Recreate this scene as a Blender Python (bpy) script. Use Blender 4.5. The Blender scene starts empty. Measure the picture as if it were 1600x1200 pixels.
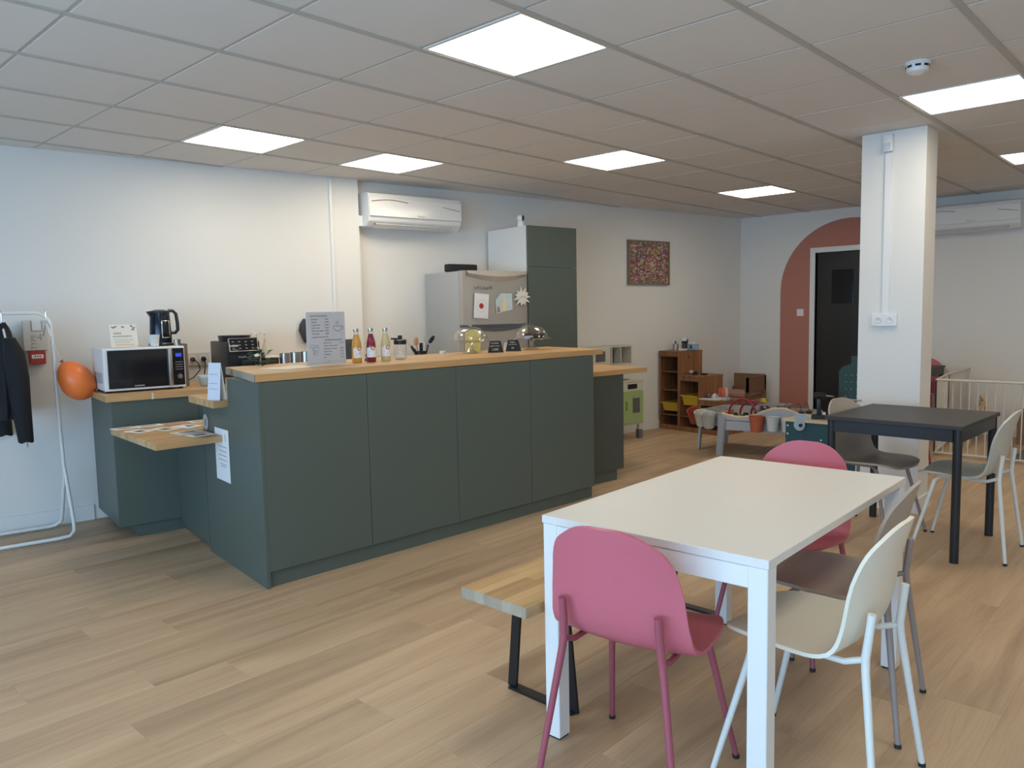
import bpy, bmesh, math, random
from mathutils import Vector, Matrix
random.seed(7)
PI = math.pi
SC = bpy.context.scene
COL = SC.collection
# ------------------------------------------------------------------ camera
CAM_H = 1.385
cam_d = bpy.data.cameras.new('camera'); cam = bpy.data.objects.new('camera', cam_d); COL.objects.link(cam)
cam_d.sensor_fit = 'HORIZONTAL'; cam_d.sensor_width = 36.0; cam_d.lens = 36.0*1206.65/1600.0
cam_d.clip_start = 0.05; cam_d.clip_end = 100
YAW, PITCH, ROLL = 0.7543, 0.09173, -0.01993
f = Vector((math.cos(YAW)*math.cos(PITCH), math.sin(YAW)*math.cos(PITCH), -math.sin(PITCH)))
r = Vector((math.sin(YAW), -math.cos(YAW), 0)); u = r.cross(f)
r2 = r*math.cos(ROLL)+u*math.sin(ROLL); u2 = -r*math.sin(ROLL)+u*math.cos(ROLL)
M = Matrix((r2, u2, -f)).transposed().to_4x4(); M.translation = Vector((-2.2605, -2.0346, CAM_H))
cam.matrix_world = M
SC.camera = cam
# ------------------------------------------------------------------ light
SC.view_settings.view_transform = 'Standard'; SC.view_settings.look = 'None'
SC.view_settings.exposure = 0.0; SC.view_settings.gamma = 1.0; SC.view_settings.use_curve_mapping = False
W = bpy.data.worlds.new('world'); SC.world = W; W.use_nodes = True
bg = W.node_tree.nodes['Background']; bg.inputs[0].default_value = (0.62, 0.80, 1.0, 1); bg.inputs[1].default_value = 0.6
LAMP_E = 11.8; DAY_P = 82.0
def area(name, loc, rot, sx, sy, power, col):
    d = bpy.data.lights.new(name, 'AREA'); d.shape = 'RECTANGLE'; d.size = sx; d.size_y = sy; d.energy = power; d.color = col
    o = bpy.data.objects.new(name, d); o.location = loc; o.rotation_euler = rot; COL.objects.link(o); return o
for k, yc in enumerate((-3.4, -1.2, 1.0)):
    area('daylight', (-5.08, yc, 1.0), (0, -PI/2, 0), 1.5, 1.9, DAY_P, (0.38, 0.66, 1.0))
# ------------------------------------------------------------------ materials
MATS = {}
def nodes(name):
    m = bpy.data.materials.new(name); m.use_nodes = True
    return m, m.node_tree.nodes, m.node_tree.links, m.node_tree.nodes['Principled BSDF']
def mat(name, col, rough=0.5, metal=0.0, var=0.06, scale=8.0, bump=0.0, bscale=200.0, spec=0.5, emis=None, es=0, trans=0, ior=1.45, alpha=1, coat=0, sheen=0):
    if name in MATS: return MATS[name]
    m, N, L, B = nodes(name)
    B.inputs['Roughness'].default_value = rough; B.inputs['Metallic'].default_value = metal
    B.inputs['Specular IOR Level'].default_value = spec; B.inputs['IOR'].default_value = ior
    B.inputs['Transmission Weight'].default_value = trans; B.inputs['Alpha'].default_value = alpha
    B.inputs['Coat Weight'].default_value = coat; B.inputs['Sheen Weight'].default_value = sheen
    tc = N.new('ShaderNodeTexCoord'); n = N.new('ShaderNodeTexNoise'); n.inputs['Scale'].default_value = scale; n.inputs['Detail'].default_value = 3
    L.new(tc.outputs['Object'], n.inputs['Vector'])
    mr = N.new('ShaderNodeMapRange'); mr.inputs['To Min'].default_value = 1-var; mr.inputs['To Max'].default_value = 1+var
    L.new(n.outputs['Fac'], mr.inputs['Value'])
    mx = N.new('ShaderNodeVectorMath'); mx.operation = 'SCALE'; mx.inputs[0].default_value = col[:3]
    L.new(mr.outputs[0], mx.inputs['Scale']); L.new(mx.outputs[0], B.inputs['Base Color'])
    if bump:
        n2 = N.new('ShaderNodeTexNoise'); n2.inputs['Scale'].default_value = bscale; L.new(tc.outputs['Object'], n2.inputs['Vector'])
        b = N.new('ShaderNodeBump'); b.inputs['Strength'].default_value = bump; b.inputs['Distance'].default_value = 0.002
        L.new(n2.outputs['Fac'], b.inputs['Height']); L.new(b.outputs[0], B.inputs['Normal'])
    if emis: B.inputs['Emission Color'].default_value = (*emis, 1); B.inputs['Emission Strength'].default_value = es
    MATS[name] = m; return m
def ramp(N, cols):
    cr = N.new('ShaderNodeValToRGB'); e = cr.color_ramp.elements
    e[0].position, e[0].color = cols[0][0], (*cols[0][1], 1); e[1].position, e[1].color = cols[-1][0], (*cols[-1][1], 1)
    for p, c in cols[1:-1]:
        x = e.new(p); x.color = (*c, 1)
    return cr
def plank_mat():
    m, N, L, B = nodes('floor_oak')
    tc = N.new('ShaderNodeTexCoord'); oi = N.new('ShaderNodeObjectInfo')
    rnd = N.new('ShaderNodeVectorMath'); rnd.operation = 'SCALE'; rnd.inputs[0].default_value = (37, 19, 53); L.new(oi.outputs['Random'], rnd.inputs['Scale'])
    ad = N.new('ShaderNodeVectorMath'); ad.operation = 'ADD'; L.new(tc.outputs['Object'], ad.inputs[0]); L.new(rnd.outputs[0], ad.inputs[1])
    mp = N.new('ShaderNodeMapping'); mp.inputs['Scale'].default_value = (.65, 8.0, 1.0); L.new(ad.outputs[0], mp.inputs['Vector'])
    n = N.new('ShaderNodeTexNoise'); n.inputs['Scale'].default_value = 1.1; n.inputs['Detail'].default_value = 6; n.inputs['Roughness'].default_value = .55; n.inputs['Distortion'].default_value = .6
    L.new(mp.outputs[0], n.inputs['Vector'])
    cr = ramp(N, [(.28, (.38, .255, .155)), (.45, (.48, .335, .210)), (.60, (.55, .395, .250)), (.80, (.62, .455, .300))]); L.new(n.outputs['Fac'], cr.inputs[0])
    # cathedral grain
    mp2 = N.new('ShaderNodeMapping'); mp2.inputs['Scale'].default_value = (1.6, 12.0, 1.0); L.new(ad.outputs[0], mp2.inputs['Vector'])
    wv = N.new('ShaderNodeTexWave'); wv.wave_type = 'BANDS'; wv.bands_direction = 'Y'; wv.inputs['Scale'].default_value = 1.3; wv.inputs['Distortion'].default_value = 22; wv.inputs['Detail'].default_value = 2; wv.inputs['Detail Scale'].default_value = .7
    L.new(mp2.outputs[0], wv.inputs['Vector'])
    g = N.new('ShaderNodeMapRange'); g.inputs['From Min'].default_value = 0; g.inputs['From Max'].default_value = .35; g.inputs['To Min'].default_value = .94; g.inputs['To Max'].default_value = 1.0; L.new(wv.outputs['Fac'], g.inputs['Value'])
    t = N.new('ShaderNodeMapRange'); t.inputs['To Min'].default_value = .90; t.inputs['To Max'].default_value = 1.07; L.new(oi.outputs['Random'], t.inputs['Value'])
    mu = N.new('ShaderNodeMath'); mu.operation = 'MULTIPLY'; L.new(g.outputs[0], mu.inputs[0]); L.new(t.outputs[0], mu.inputs[1])
    sc = N.new('ShaderNodeVectorMath'); sc.operation = 'SCALE'; L.new(cr.outputs[0], sc.inputs[0]); L.new(mu.outputs[0], sc.inputs['Scale'])
    L.new(sc.outputs[0], B.inputs['Base Color']); B.inputs['Roughness'].default_value = .48; B.inputs['Specular IOR Level'].default_value = .35
    bp = N.new('ShaderNodeBump'); bp.inputs['Strength'].default_value = .12; bp.inputs['Distance'].default_value = .002; L.new(n.outputs['Fac'], bp.inputs['Height']); L.new(bp.outputs[0], B.inputs['Normal'])
    return m
def block_mat(name, c0, c1, c2, sx=1.6, sy=22.0, rough=.42):
    """butcher block: staves along local x"""
    m, N, L, B = nodes(name)
    tc = N.new('ShaderNodeTexCoord')
    mp = N.new('ShaderNodeMapping'); mp.inputs['Scale'].default_value = (1, 1, 0.0); L.new(tc.outputs['Object'], mp.inputs['Vector'])
    br = N.new('ShaderNodeTexBrick'); br.inputs['Scale'].default_value = 1.0; br.inputs['Brick Width'].default_value = .42; br.inputs['Row Height'].default_value = .043
    br.inputs['Mortar Size'].default_value = .0006; br.inputs['Color1'].default_value = (0, 0, 0, 1); br.inputs['Color2'].default_value = (1, 1, 1, 1); br.inputs['Mortar'].default_value = (.2, .2, .2, 1); br.offset = .37
    L.new(mp.outputs[0], br.inputs['Vector'])
    mp2 = N.new('ShaderNodeMapping'); mp2.inputs['Scale'].default_value = (2.0, 30.0, 30.0); L.new(tc.outputs['Object'], mp2.inputs['Vector'])
    n = N.new('ShaderNodeTexNoise'); n.inputs['Scale'].default_value = 1.5; n.inputs['Detail'].default_value = 4; L.new(mp2.outputs[0], n.inputs['Vector'])
    a = N.new('ShaderNodeMath'); a.operation = 'MULTIPLY_ADD'; a.inputs[1].default_value = .55; L.new(br.outputs['Color'], a.inputs[0])
    b = N.new('ShaderNodeMath'); b.operation = 'MULTIPLY'; b.inputs[1].default_value = .55; L.new(n.outputs['Fac'], b.inputs[0]); L.new(b.outputs[0], a.inputs[2])
    cr = ramp(N, [(.1, c0), (.5, c1), (.95, c2)]); L.new(a.outputs[0], cr.inputs[0])
    L.new(cr.outputs[0], B.inputs['Base Color']); B.inputs['Roughness'].default_value = rough
    return m
def pine_mat(name, c0, c1, knot=(.12, .04, .015)):
    m, N, L, B = nodes(name)
    tc = N.new('ShaderNodeTexCoord')
    mp = N.new('ShaderNodeMapping'); mp.inputs['Scale'].default_value = (14, 14, 1.2); L.new(tc.outputs['Object'], mp.inputs['Vector'])
    n = N.new('ShaderNodeTexNoise'); n.inputs['Scale'].default_value = 1.5; n.inputs['Detail'].default_value = 4; L.new(mp.outputs[0], n.inputs['Vector'])
    cr = ramp(N, [(.3, c0), (.7, c1)]); L.new(n.outputs['Fac'], cr.inputs[0])
    v = N.new('ShaderNodeTexVoronoi'); v.inputs['Scale'].default_value = 5.5; L.new(tc.outputs['Object'], v.inputs['Vector'])
    k = N.new('ShaderNodeMapRange'); k.inputs['From Min'].default_value = .07; k.inputs['From Max'].default_value = .16; L.new(v.outputs['Distance'], k.inputs['Value'])
    mx = N.new('ShaderNodeMix'); mx.data_type = 'RGBA'; L.new(k.outputs[0], mx.inputs[0]); mx.inputs[6].default_value = (*knot, 1); L.new(cr.outputs[0], mx.inputs[7])
    L.new(mx.outputs[2], B.inputs['Base Color']); B.inputs['Roughness'].default_value = .5
    return m
def art_mat(name, cols, scale=22.0):
    m, N, L, B = nodes(name)
    tc = N.new('ShaderNodeTexCoord'); n = N.new('ShaderNodeTexNoise'); n.inputs['Scale'].default_value = 6; n.inputs['Detail'].default_value = 1; L.new(tc.outputs['Object'], n.inputs['Vector'])
    mp = N.new('ShaderNodeMapping'); mp.inputs['Scale'].default_value = (1.0, 1, 2.1); mp.inputs['Rotation'].default_value = (0, .7, 0)
    mxv = N.new('ShaderNodeVectorMath'); mxv.operation = 'MULTIPLY_ADD'; mxv.inputs[1].default_value = (.12, .12, .12); L.new(n.outputs['Color'], mxv.inputs[0]); L.new(tc.outputs['Object'], mxv.inputs[2])
    L.new(mxv.outputs[0], mp.inputs['Vector'])
    v = N.new('ShaderNodeTexVoronoi'); v.inputs['Scale'].default_value = scale; L.new(mp.outputs[0], v.inputs['Vector'])
    cr = ramp(N, [(i/(len(cols)-1), c) for i, c in enumerate(cols)]); cr.color_ramp.interpolation = 'CONSTANT'
    sp = N.new('ShaderNodeSeparateColor'); L.new(v.outputs['Color'], sp.inputs[0]); L.new(sp.outputs[0], cr.inputs[0])
    L.new(cr.outputs[0], B.inputs['Base Color']); B.inputs['Roughness'].default_value = .6
    return m
def glass_mat(name, col=(1, 1, 1), rough=0.0, dens=0.12, top=.6):
    """thin clear plastic or glass: mostly see-through with a glossy skin"""
    m, N, L, B = nodes(name)
    N.remove(B); out = N['Material Output']
    tr = N.new('ShaderNodeBsdfTransparent'); tr.inputs[0].default_value = (*col, 1)
    gl = N.new('ShaderNodeBsdfGlossy'); gl.inputs['Roughness'].default_value = rough+.03
    lw = N.new('ShaderNodeLayerWeight'); lw.inputs['Blend'].default_value = .35
    mr = N.new('ShaderNodeMapRange'); mr.inputs['To Min'].default_value = dens*.5; mr.inputs['To Max'].default_value = top
    L.new(lw.outputs['Facing'], mr.inputs['Value'])
    mx = N.new('ShaderNodeMixShader'); L.new(mr.outputs[0], mx.inputs[0]); L.new(tr.outputs[0], mx.inputs[1]); L.new(gl.outputs[0], mx.inputs[2])
    L.new(mx.outputs[0], out.inputs['Surface'])
    return m
WALL = mat('wall_paint', (.76, .745, .71), .85, var=.015, scale=2, bump=.05, bscale=350)
CEILM = mat('ceiling_tile', (.72, .70, .67), .95, var=.02, scale=2, bump=.12, bscale=260)
RAILM = mat('ceiling_rail', (.50, .48, .44), .6, var=.02)
WHITE = mat('white_lacquer', (.78, .78, .76), .35, var=.01)
WHITEP = mat('white_plastic', (.78, .78, .77), .3, var=.01)
GREEN = mat('green_laminate', (.090, .114, .098), .38, var=.02)
GREENB = GREEN
OAK = block_mat('oak_worktop', (.40, .22, .092), (.57, .35, .155), (.68, .46, .235))
OAKB = block_mat('bench_oak', (.34, .19, .08), (.56, .36, .16), (.66, .45, .22))
GREYOAK = block_mat('end_grain', (.32, .26, .19), (.38, .32, .235), (.45, .38, .285))
PLANK = plank_mat()
SUB = mat('subfloor', (.20, .14, .09), .8)
PINK = mat('pink_plastic', (.56, .14, .185), .42, var=.02)
PINKM = mat('pink_metal', (.34, .085, .115), .4, var=.02)
TAUPE = mat('taupe_plastic', (.39, .335, .285), .45, var=.02)
TAUPEM = mat('taupe_metal', (.30, .245, .22), .4, var=.02)
IVORY = mat('ivory_plastic', (.80, .755, .635), .42, var=.01)
IVORYM = mat('ivory_metal', (.74, .76, .72), .35, var=.01)
GREYP = mat('pale_grey_plastic', (.50, .52, .48), .42, var=.01)
BLACKT = mat('black_table', (.022, .024, .03), .38, var=.02)
BLACK = mat('black_plastic', (.014, .015, .018), .35)
BLACKM = mat('black_metal', (.012, .012, .014), .4)
RUBBER = mat('rubber', (.02, .02, .02), .7)
STEEL = mat('brushed_steel', (.52, .51, .50), .33, 1.0, var=.03)
FRIDGE = mat('fridge_silver', (.46, .44, .41), .38, .55, var=.02)
FRIDGES = mat('fridge_side', (.42, .44, .45), .45, .3, var=.02)
CHROME = mat('chrome', (.75, .75, .75), .12, 1.0)
DARKG = mat('dark_gloss', (.012, .013, .016), .08, var=.02)
PAPER = mat('paper', (.80, .80, .80), .8, var=.01)
CREAMP = mat('cream_paper', (.74, .70, .62), .8, var=.01)
INK = mat('ink', (.10, .10, .11), .7)
GREYINK = mat('grey_ink', (.34, .33, .33), .7)
CHALK = mat('chalk', (.75, .75, .72), .9)
TERRA = mat('terracotta_paint', (.46, .195, .145), .8, var=.03, scale=4)
RED = mat('red_plastic', (.42, .035, .035), .4)
ORANGE = mat('orange_balloon', (.95, .21, .045), .38, var=.04, scale=5)
GLASS = glass_mat('clear_glass')
# ------------------------------------------------------------------ mesh builder
class MB:
    def __init__(s): s.bm = bmesh.new()
    def _x(s, verts, m):
        if m is not None: bmesh.ops.transform(s.bm, matrix=m, verts=verts)
    def box(s, x0, x1, y0, y1, z0, z1, bevel=0, m=None, seg=2):
        ret = bmesh.ops.create_cube(s.bm, size=1); v = ret['verts']
        for q in v: q.co = Vector(((x0+x1)/2+q.co.x*(x1-x0), (y0+y1)/2+q.co.y*(y1-y0), (z0+z1)/2+q.co.z*(z1-z0)))
        if bevel:
            es = list({e for q in v for e in q.link_edges}); rr = bmesh.ops.bevel(s.bm, geom=es, offset=bevel, segments=seg, profile=.6, affect='EDGES')
            v = list({q for fc in rr['faces'] for q in fc.verts} | {q for q in v if q.is_valid})
            # include all connected
            seen = set(v); st = list(v)
            while st:
                q = st.pop()
                for e in q.link_edges:
                    o = e.other_vert(q)
                    if o not in seen: seen.add(o); st.append(o)
            v = list(seen)
        s._x(v, m); return s
    def prism(s, poly, z0, z1, m=None, axis='z'):
        def P(a, b, c):
            return (a, b, c) if axis == 'z' else ((a, c, b) if axis == 'y' else (c, a, b))
        lo = [s.bm.verts.new(P(a, b, z0)) for a, b in poly]; hi = [s.bm.verts.new(P(a, b, z1)) for a, b in poly]
        n = len(poly); fs = [s.bm.faces.new(lo[::-1]), s.bm.faces.new(hi)]
        for i in range(n): fs.append(s.bm.faces.new((lo[i], lo[(i+1) % n], hi[(i+1) % n], hi[i])))
        bmesh.ops.recalc_face_normals(s.bm, faces=fs); s._x(lo+hi, m); return s
    def tube(s, pts, rad, n=8, m=None, flat=1.0, close=False):
        pts = [Vector(p) for p in pts]; K = len(pts); rad = rad if isinstance(rad, (list, tuple)) else [rad]*K
        rings = []; prev = None
        for i, p in enumerate(pts):
            if close: t = pts[(i+1) % K]-pts[i-1]
            else: t = (pts[min(i+1, K-1)]-pts[max(i-1, 0)])
            t.normalize()
            if prev is None:
                a = Vector((0, 0, 1)) if abs(t.z) < .9 else Vector((1, 0, 0)); nx = t.cross(a).normalized()
            else:
                nx = (prev-t*prev.dot(t)).normalized()
            prev = nx; ny = t.cross(nx)
            rings.append([s.bm.verts.new(p+nx*math.cos(2*PI*k/n)*rad[i]+ny*math.sin(2*PI*k/n)*rad[i]*flat) for k in range(n)])
        fs = []
        for i in range(K if close else K-1):
            A, Bq = rings[i], rings[(i+1) % K]
            for k in range(n): fs.append(s.bm.faces.new((A[k], A[(k+1) % n], Bq[(k+1) % n], Bq[k])))
        if not close: fs.append(s.bm.faces.new(rings[0][::-1])); fs.append(s.bm.faces.new(rings[-1]))
        bmesh.ops.recalc_face_normals(s.bm, faces=fs)
        s._x([v for rg in rings for v in rg], m); return s
    def bar(s, p0, p1, w, h, m=None, up=(0, 0, 1)):
        p0, p1 = Vector(p0), Vector(p1); t = (p1-p0).normalized(); up = Vector(up)
        if abs(t.dot(up)) > .95: up = Vector((1, 0, 0))
        a = t.cross(up).normalized()*w/2; b = t.cross(a).normalized()*h/2
        vs = [s.bm.verts.new(p+sa*a+sb*b) for p in (p0, p1) for sa, sb in ((-1, -1), (1, -1), (1, 1), (-1, 1))]
        fs = [s.bm.faces.new([vs[i] for i in q]) for q in ((0, 1, 2, 3), (7, 6, 5, 4), (0, 4, 5, 1), (1, 5, 6, 2), (2, 6, 7, 3), (3, 7, 4, 0))]
        bmesh.ops.recalc_face_normals(s.bm, faces=fs); s._x(vs, m); return s
    def lathe(s, prof, c=(0, 0, 0), n=20, m=None, closed=False):
        rings = []
        for rr, z in prof:
            if rr <= 1e-5: rings.append([s.bm.verts.new((c[0], c[1], c[2]+z))])
            else: rings.append([s.bm.verts.new((c[0]+rr*math.cos(2*PI*k/n), c[1]+rr*math.sin(2*PI*k/n), c[2]+z)) for k in range(n)])
        fs = []
        for A, Bq in zip(rings, rings[1:]):
            for k in range(n):
                k2 = (k+1) % n
                if len(A) == 1 and len(Bq) == 1: continue
                if len(A) == 1: fs.append(s.bm.faces.new((A[0], Bq[k2], Bq[k])))
                elif len(Bq) == 1: fs.append(s.bm.faces.new((A[k], A[k2], Bq[0])))
                else: fs.append(s.bm.faces.new((A[k], A[k2], Bq[k2], Bq[k])))
        if closed:
            for e in (rings[0], rings[-1]):
                if len(e) > 1:
                    try: fs.append(s.bm.faces.new(e))
                    except ValueError: pass
        bmesh.ops.recalc_face_normals(s.bm, faces=fs)
        s._x([v for rg in rings for v in rg], m); return s
    def ball(s, c, rx, ry=None, rz=None, u=14, v=8, m=None):
        ry = ry or rx; rz = rz or rx
        ret = bmesh.ops.create_uvsphere(s.bm, u_segments=u, v_segments=v, radius=1)
        for q in ret['verts']: q.co = Vector((c[0]+q.co.x*rx, c[1]+q.co.y*ry, c[2]+q.co.z*rz))
        s._x(ret['verts'], m); return s
    def cyl(s, p0, p1, r0, r1=None, n=16, m=None): return s.tube([p0, p1], [r0, r0 if r1 is None else r1], n, m)
    def build(s, name, material, parent=None, smooth=False):
        me = bpy.data.meshes.new(name); s.bm.normal_update(); s.bm.to_mesh(me); s.bm.free()
        me.materials.append(material)
        if smooth:
            for p in me.polygons: p.use_smooth = True
            try: me.set_sharp_from_angle(angle=math.radians(38))
            except Exception: pass
        o = bpy.data.objects.new(name, me); COL.objects.link(o)
        if parent: o.parent = parent
        return o
def tag(o, label=None, cat=None, group=None, kind=None):
    if label: o['label'] = label
    if cat: o['category'] = cat
    if group: o['group'] = group
    if kind: o['kind'] = kind
    return o
def thing(name, label, cat, loc=(0, 0, 0), rz=0.0, group=None):
    o = bpy.data.objects.new(name, None); COL.objects.link(o); o.empty_display_size = .1
    o.location = loc; o.rotation_euler = (0, 0, rz); return tag(o, label, cat, group)
def place(o, loc, rz=0.0): o.location = loc; o.rotation_euler = (0, 0, rz); return o
def copy_tree(o, parent=None):
    c = o.copy(); COL.objects.link(c); c.parent = parent
    for ch in [q for q in bpy.data.objects if q.parent == o]: copy_tree(ch, c)
    return c
def text(name, body, size, loc, rot, material, parent, align='LEFT', depth=.0004, sx=1.0):
    cu = bpy.data.curves.new(name, 'FONT'); cu.body = body; cu.size = size; cu.extrude = depth; cu.align_x = align; cu.resolution_u = 2
    t = bpy.data.objects.new(name, cu); me = bpy.data.meshes.new_from_object(t); bpy.data.objects.remove(t)
    me.materials.clear(); me.materials.append(material)
    o = bpy.data.objects.new(name, me); COL.objects.link(o); o.parent = parent; o.location = loc; o.rotation_euler = rot; o.scale = (sx, 1, 1); return o
def clip(poly, a, b, c):            # keep a*x+b*y<=c
    out = []
    for i in range(len(poly)):
        p, q = poly[i], poly[(i+1) % len(poly)]; dp = a*p[0]+b*p[1]-c; dq = a*q[0]+b*q[1]-c
        if dp <= 0: out.append(p)
        if (dp < 0 < dq) or (dq < 0 < dp):
            t = dp/(dp-dq); out.append((p[0]+t*(q[0]-p[0]), p[1]+t*(q[1]-p[1])))
    return out
def inset(poly, d):
    n = len(poly); cx = sum(p[0] for p in poly)/n; cy = sum(p[1] for p in poly)/n; out = []
    for i in range(n):
        p0, p1, p2 = Vector(poly[i-1]), Vector(poly[i]), Vector(poly[(i+1) % n])
        e1 = (p1-p0).normalized(); e2 = (p2-p1).normalized(); n1 = Vector((-e1.y, e1.x)); n2 = Vector((-e2.y, e2.x))
        if n1.dot(Vector((cx, cy))-p1) < 0: n1 = -n1
        if n2.dot(Vector((cx, cy))-p1) < 0: n2 = -n2
        b = n1+n2
        if b.length < 1e-6: out.append(tuple(p1)); continue
        b.normalize(); k = max(b.dot(n1), .3); q = p1+b*d/k; out.append((q.x, q.y))
    return out
# ------------------------------------------------------------------ the room
CZ = 2.526
XF, XB, YR = 7.08, -5.2, -4.6
AL = math.atan(-.171); AR = math.atan(-.155)          # headings of the two stretches of the long wall
wL = lambda x: 3.46-.171*(x-1.44)
wR = lambda x: 3.49-.155*(x-1.75)
MB().prism([(XB-.2, wL(XB-.2)), (1.46, wL(1.46)), (1.46, wL(1.46)+.35), (XB-.2, wL(XB-.2)+.2)], -.02, CZ+.25).build('wall_left', WALL)['kind'] = 'structure'
MB().prism([(1.46, wR(1.46)), (XF+.2, wR(XF+.2)), (XF+.2, wR(XF+.2)+.25), (1.46, wR(1.46)+.25)], -.02, CZ+.25).build('wall_left', WALL)['kind'] = 'structure'
tag(MB().prism([(1.462, wL(1.462)-.004), (1.69, wL(1.69)-.008), (1.69, wR(1.69)), (1.462, wR(1.462))], 0, CZ).build('trim_1', WALL), kind='structure')
# far wall with the door opening
DY0, DY1, DZ = .90, 1.70, 2.03
fw = MB(); fw.box(XF, XF+.16, DY1, 3.2, -.02, CZ+.25); fw.box(XF, XF+.16, YR-.2, DY0, -.02, CZ+.25); fw.box(XF, XF+.16, DY0, DY1, DZ, CZ+.25)
tag(fw.build('wall_far', WALL), kind='structure')
tag(MB().box(XB-.2, XF+.2, YR-.16, YR, -.02, CZ+.25).build('wall_right', WALL), kind='structure')
# street wall behind the camera: tall shop windows
fb = MB(); edges = [YR, -4.4, -2.4, -2.2, -.2, 0, 2.0, 2.15, 4.05, 4.6]
fb.box(XB-.2, XB, YR, 4.6, -.02, .18); fb.box(XB-.2, XB, YR, 4.6, 2.4, CZ+.25)
for a, b in ((YR, -4.4), (-2.4, -2.2), (-.2, 0), (2.0, 4.6)): fb.box(XB-.2, XB, a, b, .18, 2.4)
tag(fb.build('wall_front', WALL), kind='structure')
for a, b in ((-4.4, -2.4), (-2.2, -.2), (0, 2.0)):
    w = MB()
    w.box(XB-.12, XB-.06, a, a+.05, .18, 2.4); w.box(XB-.12, XB-.06, b-.05, b, .18, 2.4); w.box(XB-.12, XB-.06, a, b, .18, .24); w.box(XB-.12, XB-.06, a, b, 2.34, 2.4); w.box(XB-.12, XB-.06, (a+b)/2-.02, (a+b)/2+.02, .24, 2.34)
    wo = tag(w.build('window_1', BLACKM), kind='structure')
    MB().box(XB-.1, XB-.09, a+.05, b-.05, .24, 2.34).build('window_pane', GLASS, wo)
# floor planks 1.22 x 0.22 laid along x
fl = tag(MB().prism([(XB, YR), (XF, YR), (XF, 4.7), (XB, 4.7)], -.06, -.006).build('floor', SUB), kind='structure')
PW, PL_ = .22, 1.214
known = {0: -.70, 1: .08, 4: -1.15+.0, 5: -.30, 6: .35, 7: -1.15, -6: 1.74-PL_*2, -5: 1.3-PL_*2}
shared = None; spare = MB(); nspare = 0; cnt = 0
def plank_mesh(poly):
    b = MB(); top = inset(poly, .0016)
    lo = [b.bm.verts.new((p[0], p[1], -.006)) for p in poly]; mid = [b.bm.verts.new((p[0], p[1], -.0013)) for p in poly]; hi = [b.bm.verts.new((p[0], p[1], 0)) for p in top]
    n = len(poly)
    for A, Bq in ((lo, mid), (mid, hi)):
        for i in range(n): b.bm.faces.new((A[i], A[(i+1) % n], Bq[(i+1) % n], Bq[i]))
    b.bm.faces.new(hi); bmesh.ops.recalc_face_normals(b.bm, faces=b.bm.faces[:]); return b
inner = [(1, 0, XF-.001), (0.171, 1, wL(1.44)+.171*1.44-.002)]
for k in range(-21, 21):
    y0 = .02+PW*k; off = known.get(k, (k*.4531+.2) % PL_)
    x = off-PL_*math.ceil((off-XB)/PL_)
    while x < XF:
        x0, x1 = x, x+PL_; x += PL_
        poly = [(x0, y0), (x1, y0), (x1, y0+PW), (x0, y0+PW)]; full = True
        yw = lambda q: (wL(q) if q < 1.45 else wR(q))
        if x1 > XF: poly = clip(poly, 1, 0, XF-.001); full = False
        if x0 < XB: poly = clip(poly, -1, 0, -XB); full = False
        if y0 < YR: continue
        if y0+PW > min(yw(x0), yw(x1)):
            full = False
            s_, c_ = (.171, wL(0)) if (x0+x1)/2 < 1.46 else (.155, wR(0))
            poly = clip(poly, s_, 1, c_)
        if len(poly) < 3: continue
        a = sum(p[0]*q[1]-q[0]*p[1] for p, q in zip(poly, poly[1:]+poly[:1]))/2
        if abs(a) < .004: continue
        cx = (x0+x1)/2; vis = cx > -2.2 and (-cx*.3-3.2 < y0) and not (cx < 0 and y0 < -2.2) and y0 > -3.0-.0*cx
        if vis and cnt < 300:
            if full:
                if shared is None:
                    q = plank_mesh([(-PL_/2, -PW/2), (PL_/2, -PW/2), (PL_/2, PW/2), (-PL_/2, PW/2)]); o = q.build('floor_plank', PLANK, fl); shared = o.data
                else:
                    o = bpy.data.objects.new('floor_plank', shared); COL.objects.link(o); o.parent = fl
                o.location = (cx, y0+PW/2, 0)
            else:
                o = plank_mesh([(p[0]-cx, p[1]-y0-PW/2) for p in poly]).build('floor_plank', PLANK, fl); o.location = (cx, y0+PW/2, 0)
            cnt += 1
        else:
            pin = inset(poly, .0012); spare.prism(pin, -.006, 0)
tag(spare.build('floor_planks', PLANK, fl), kind='stuff')
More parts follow.
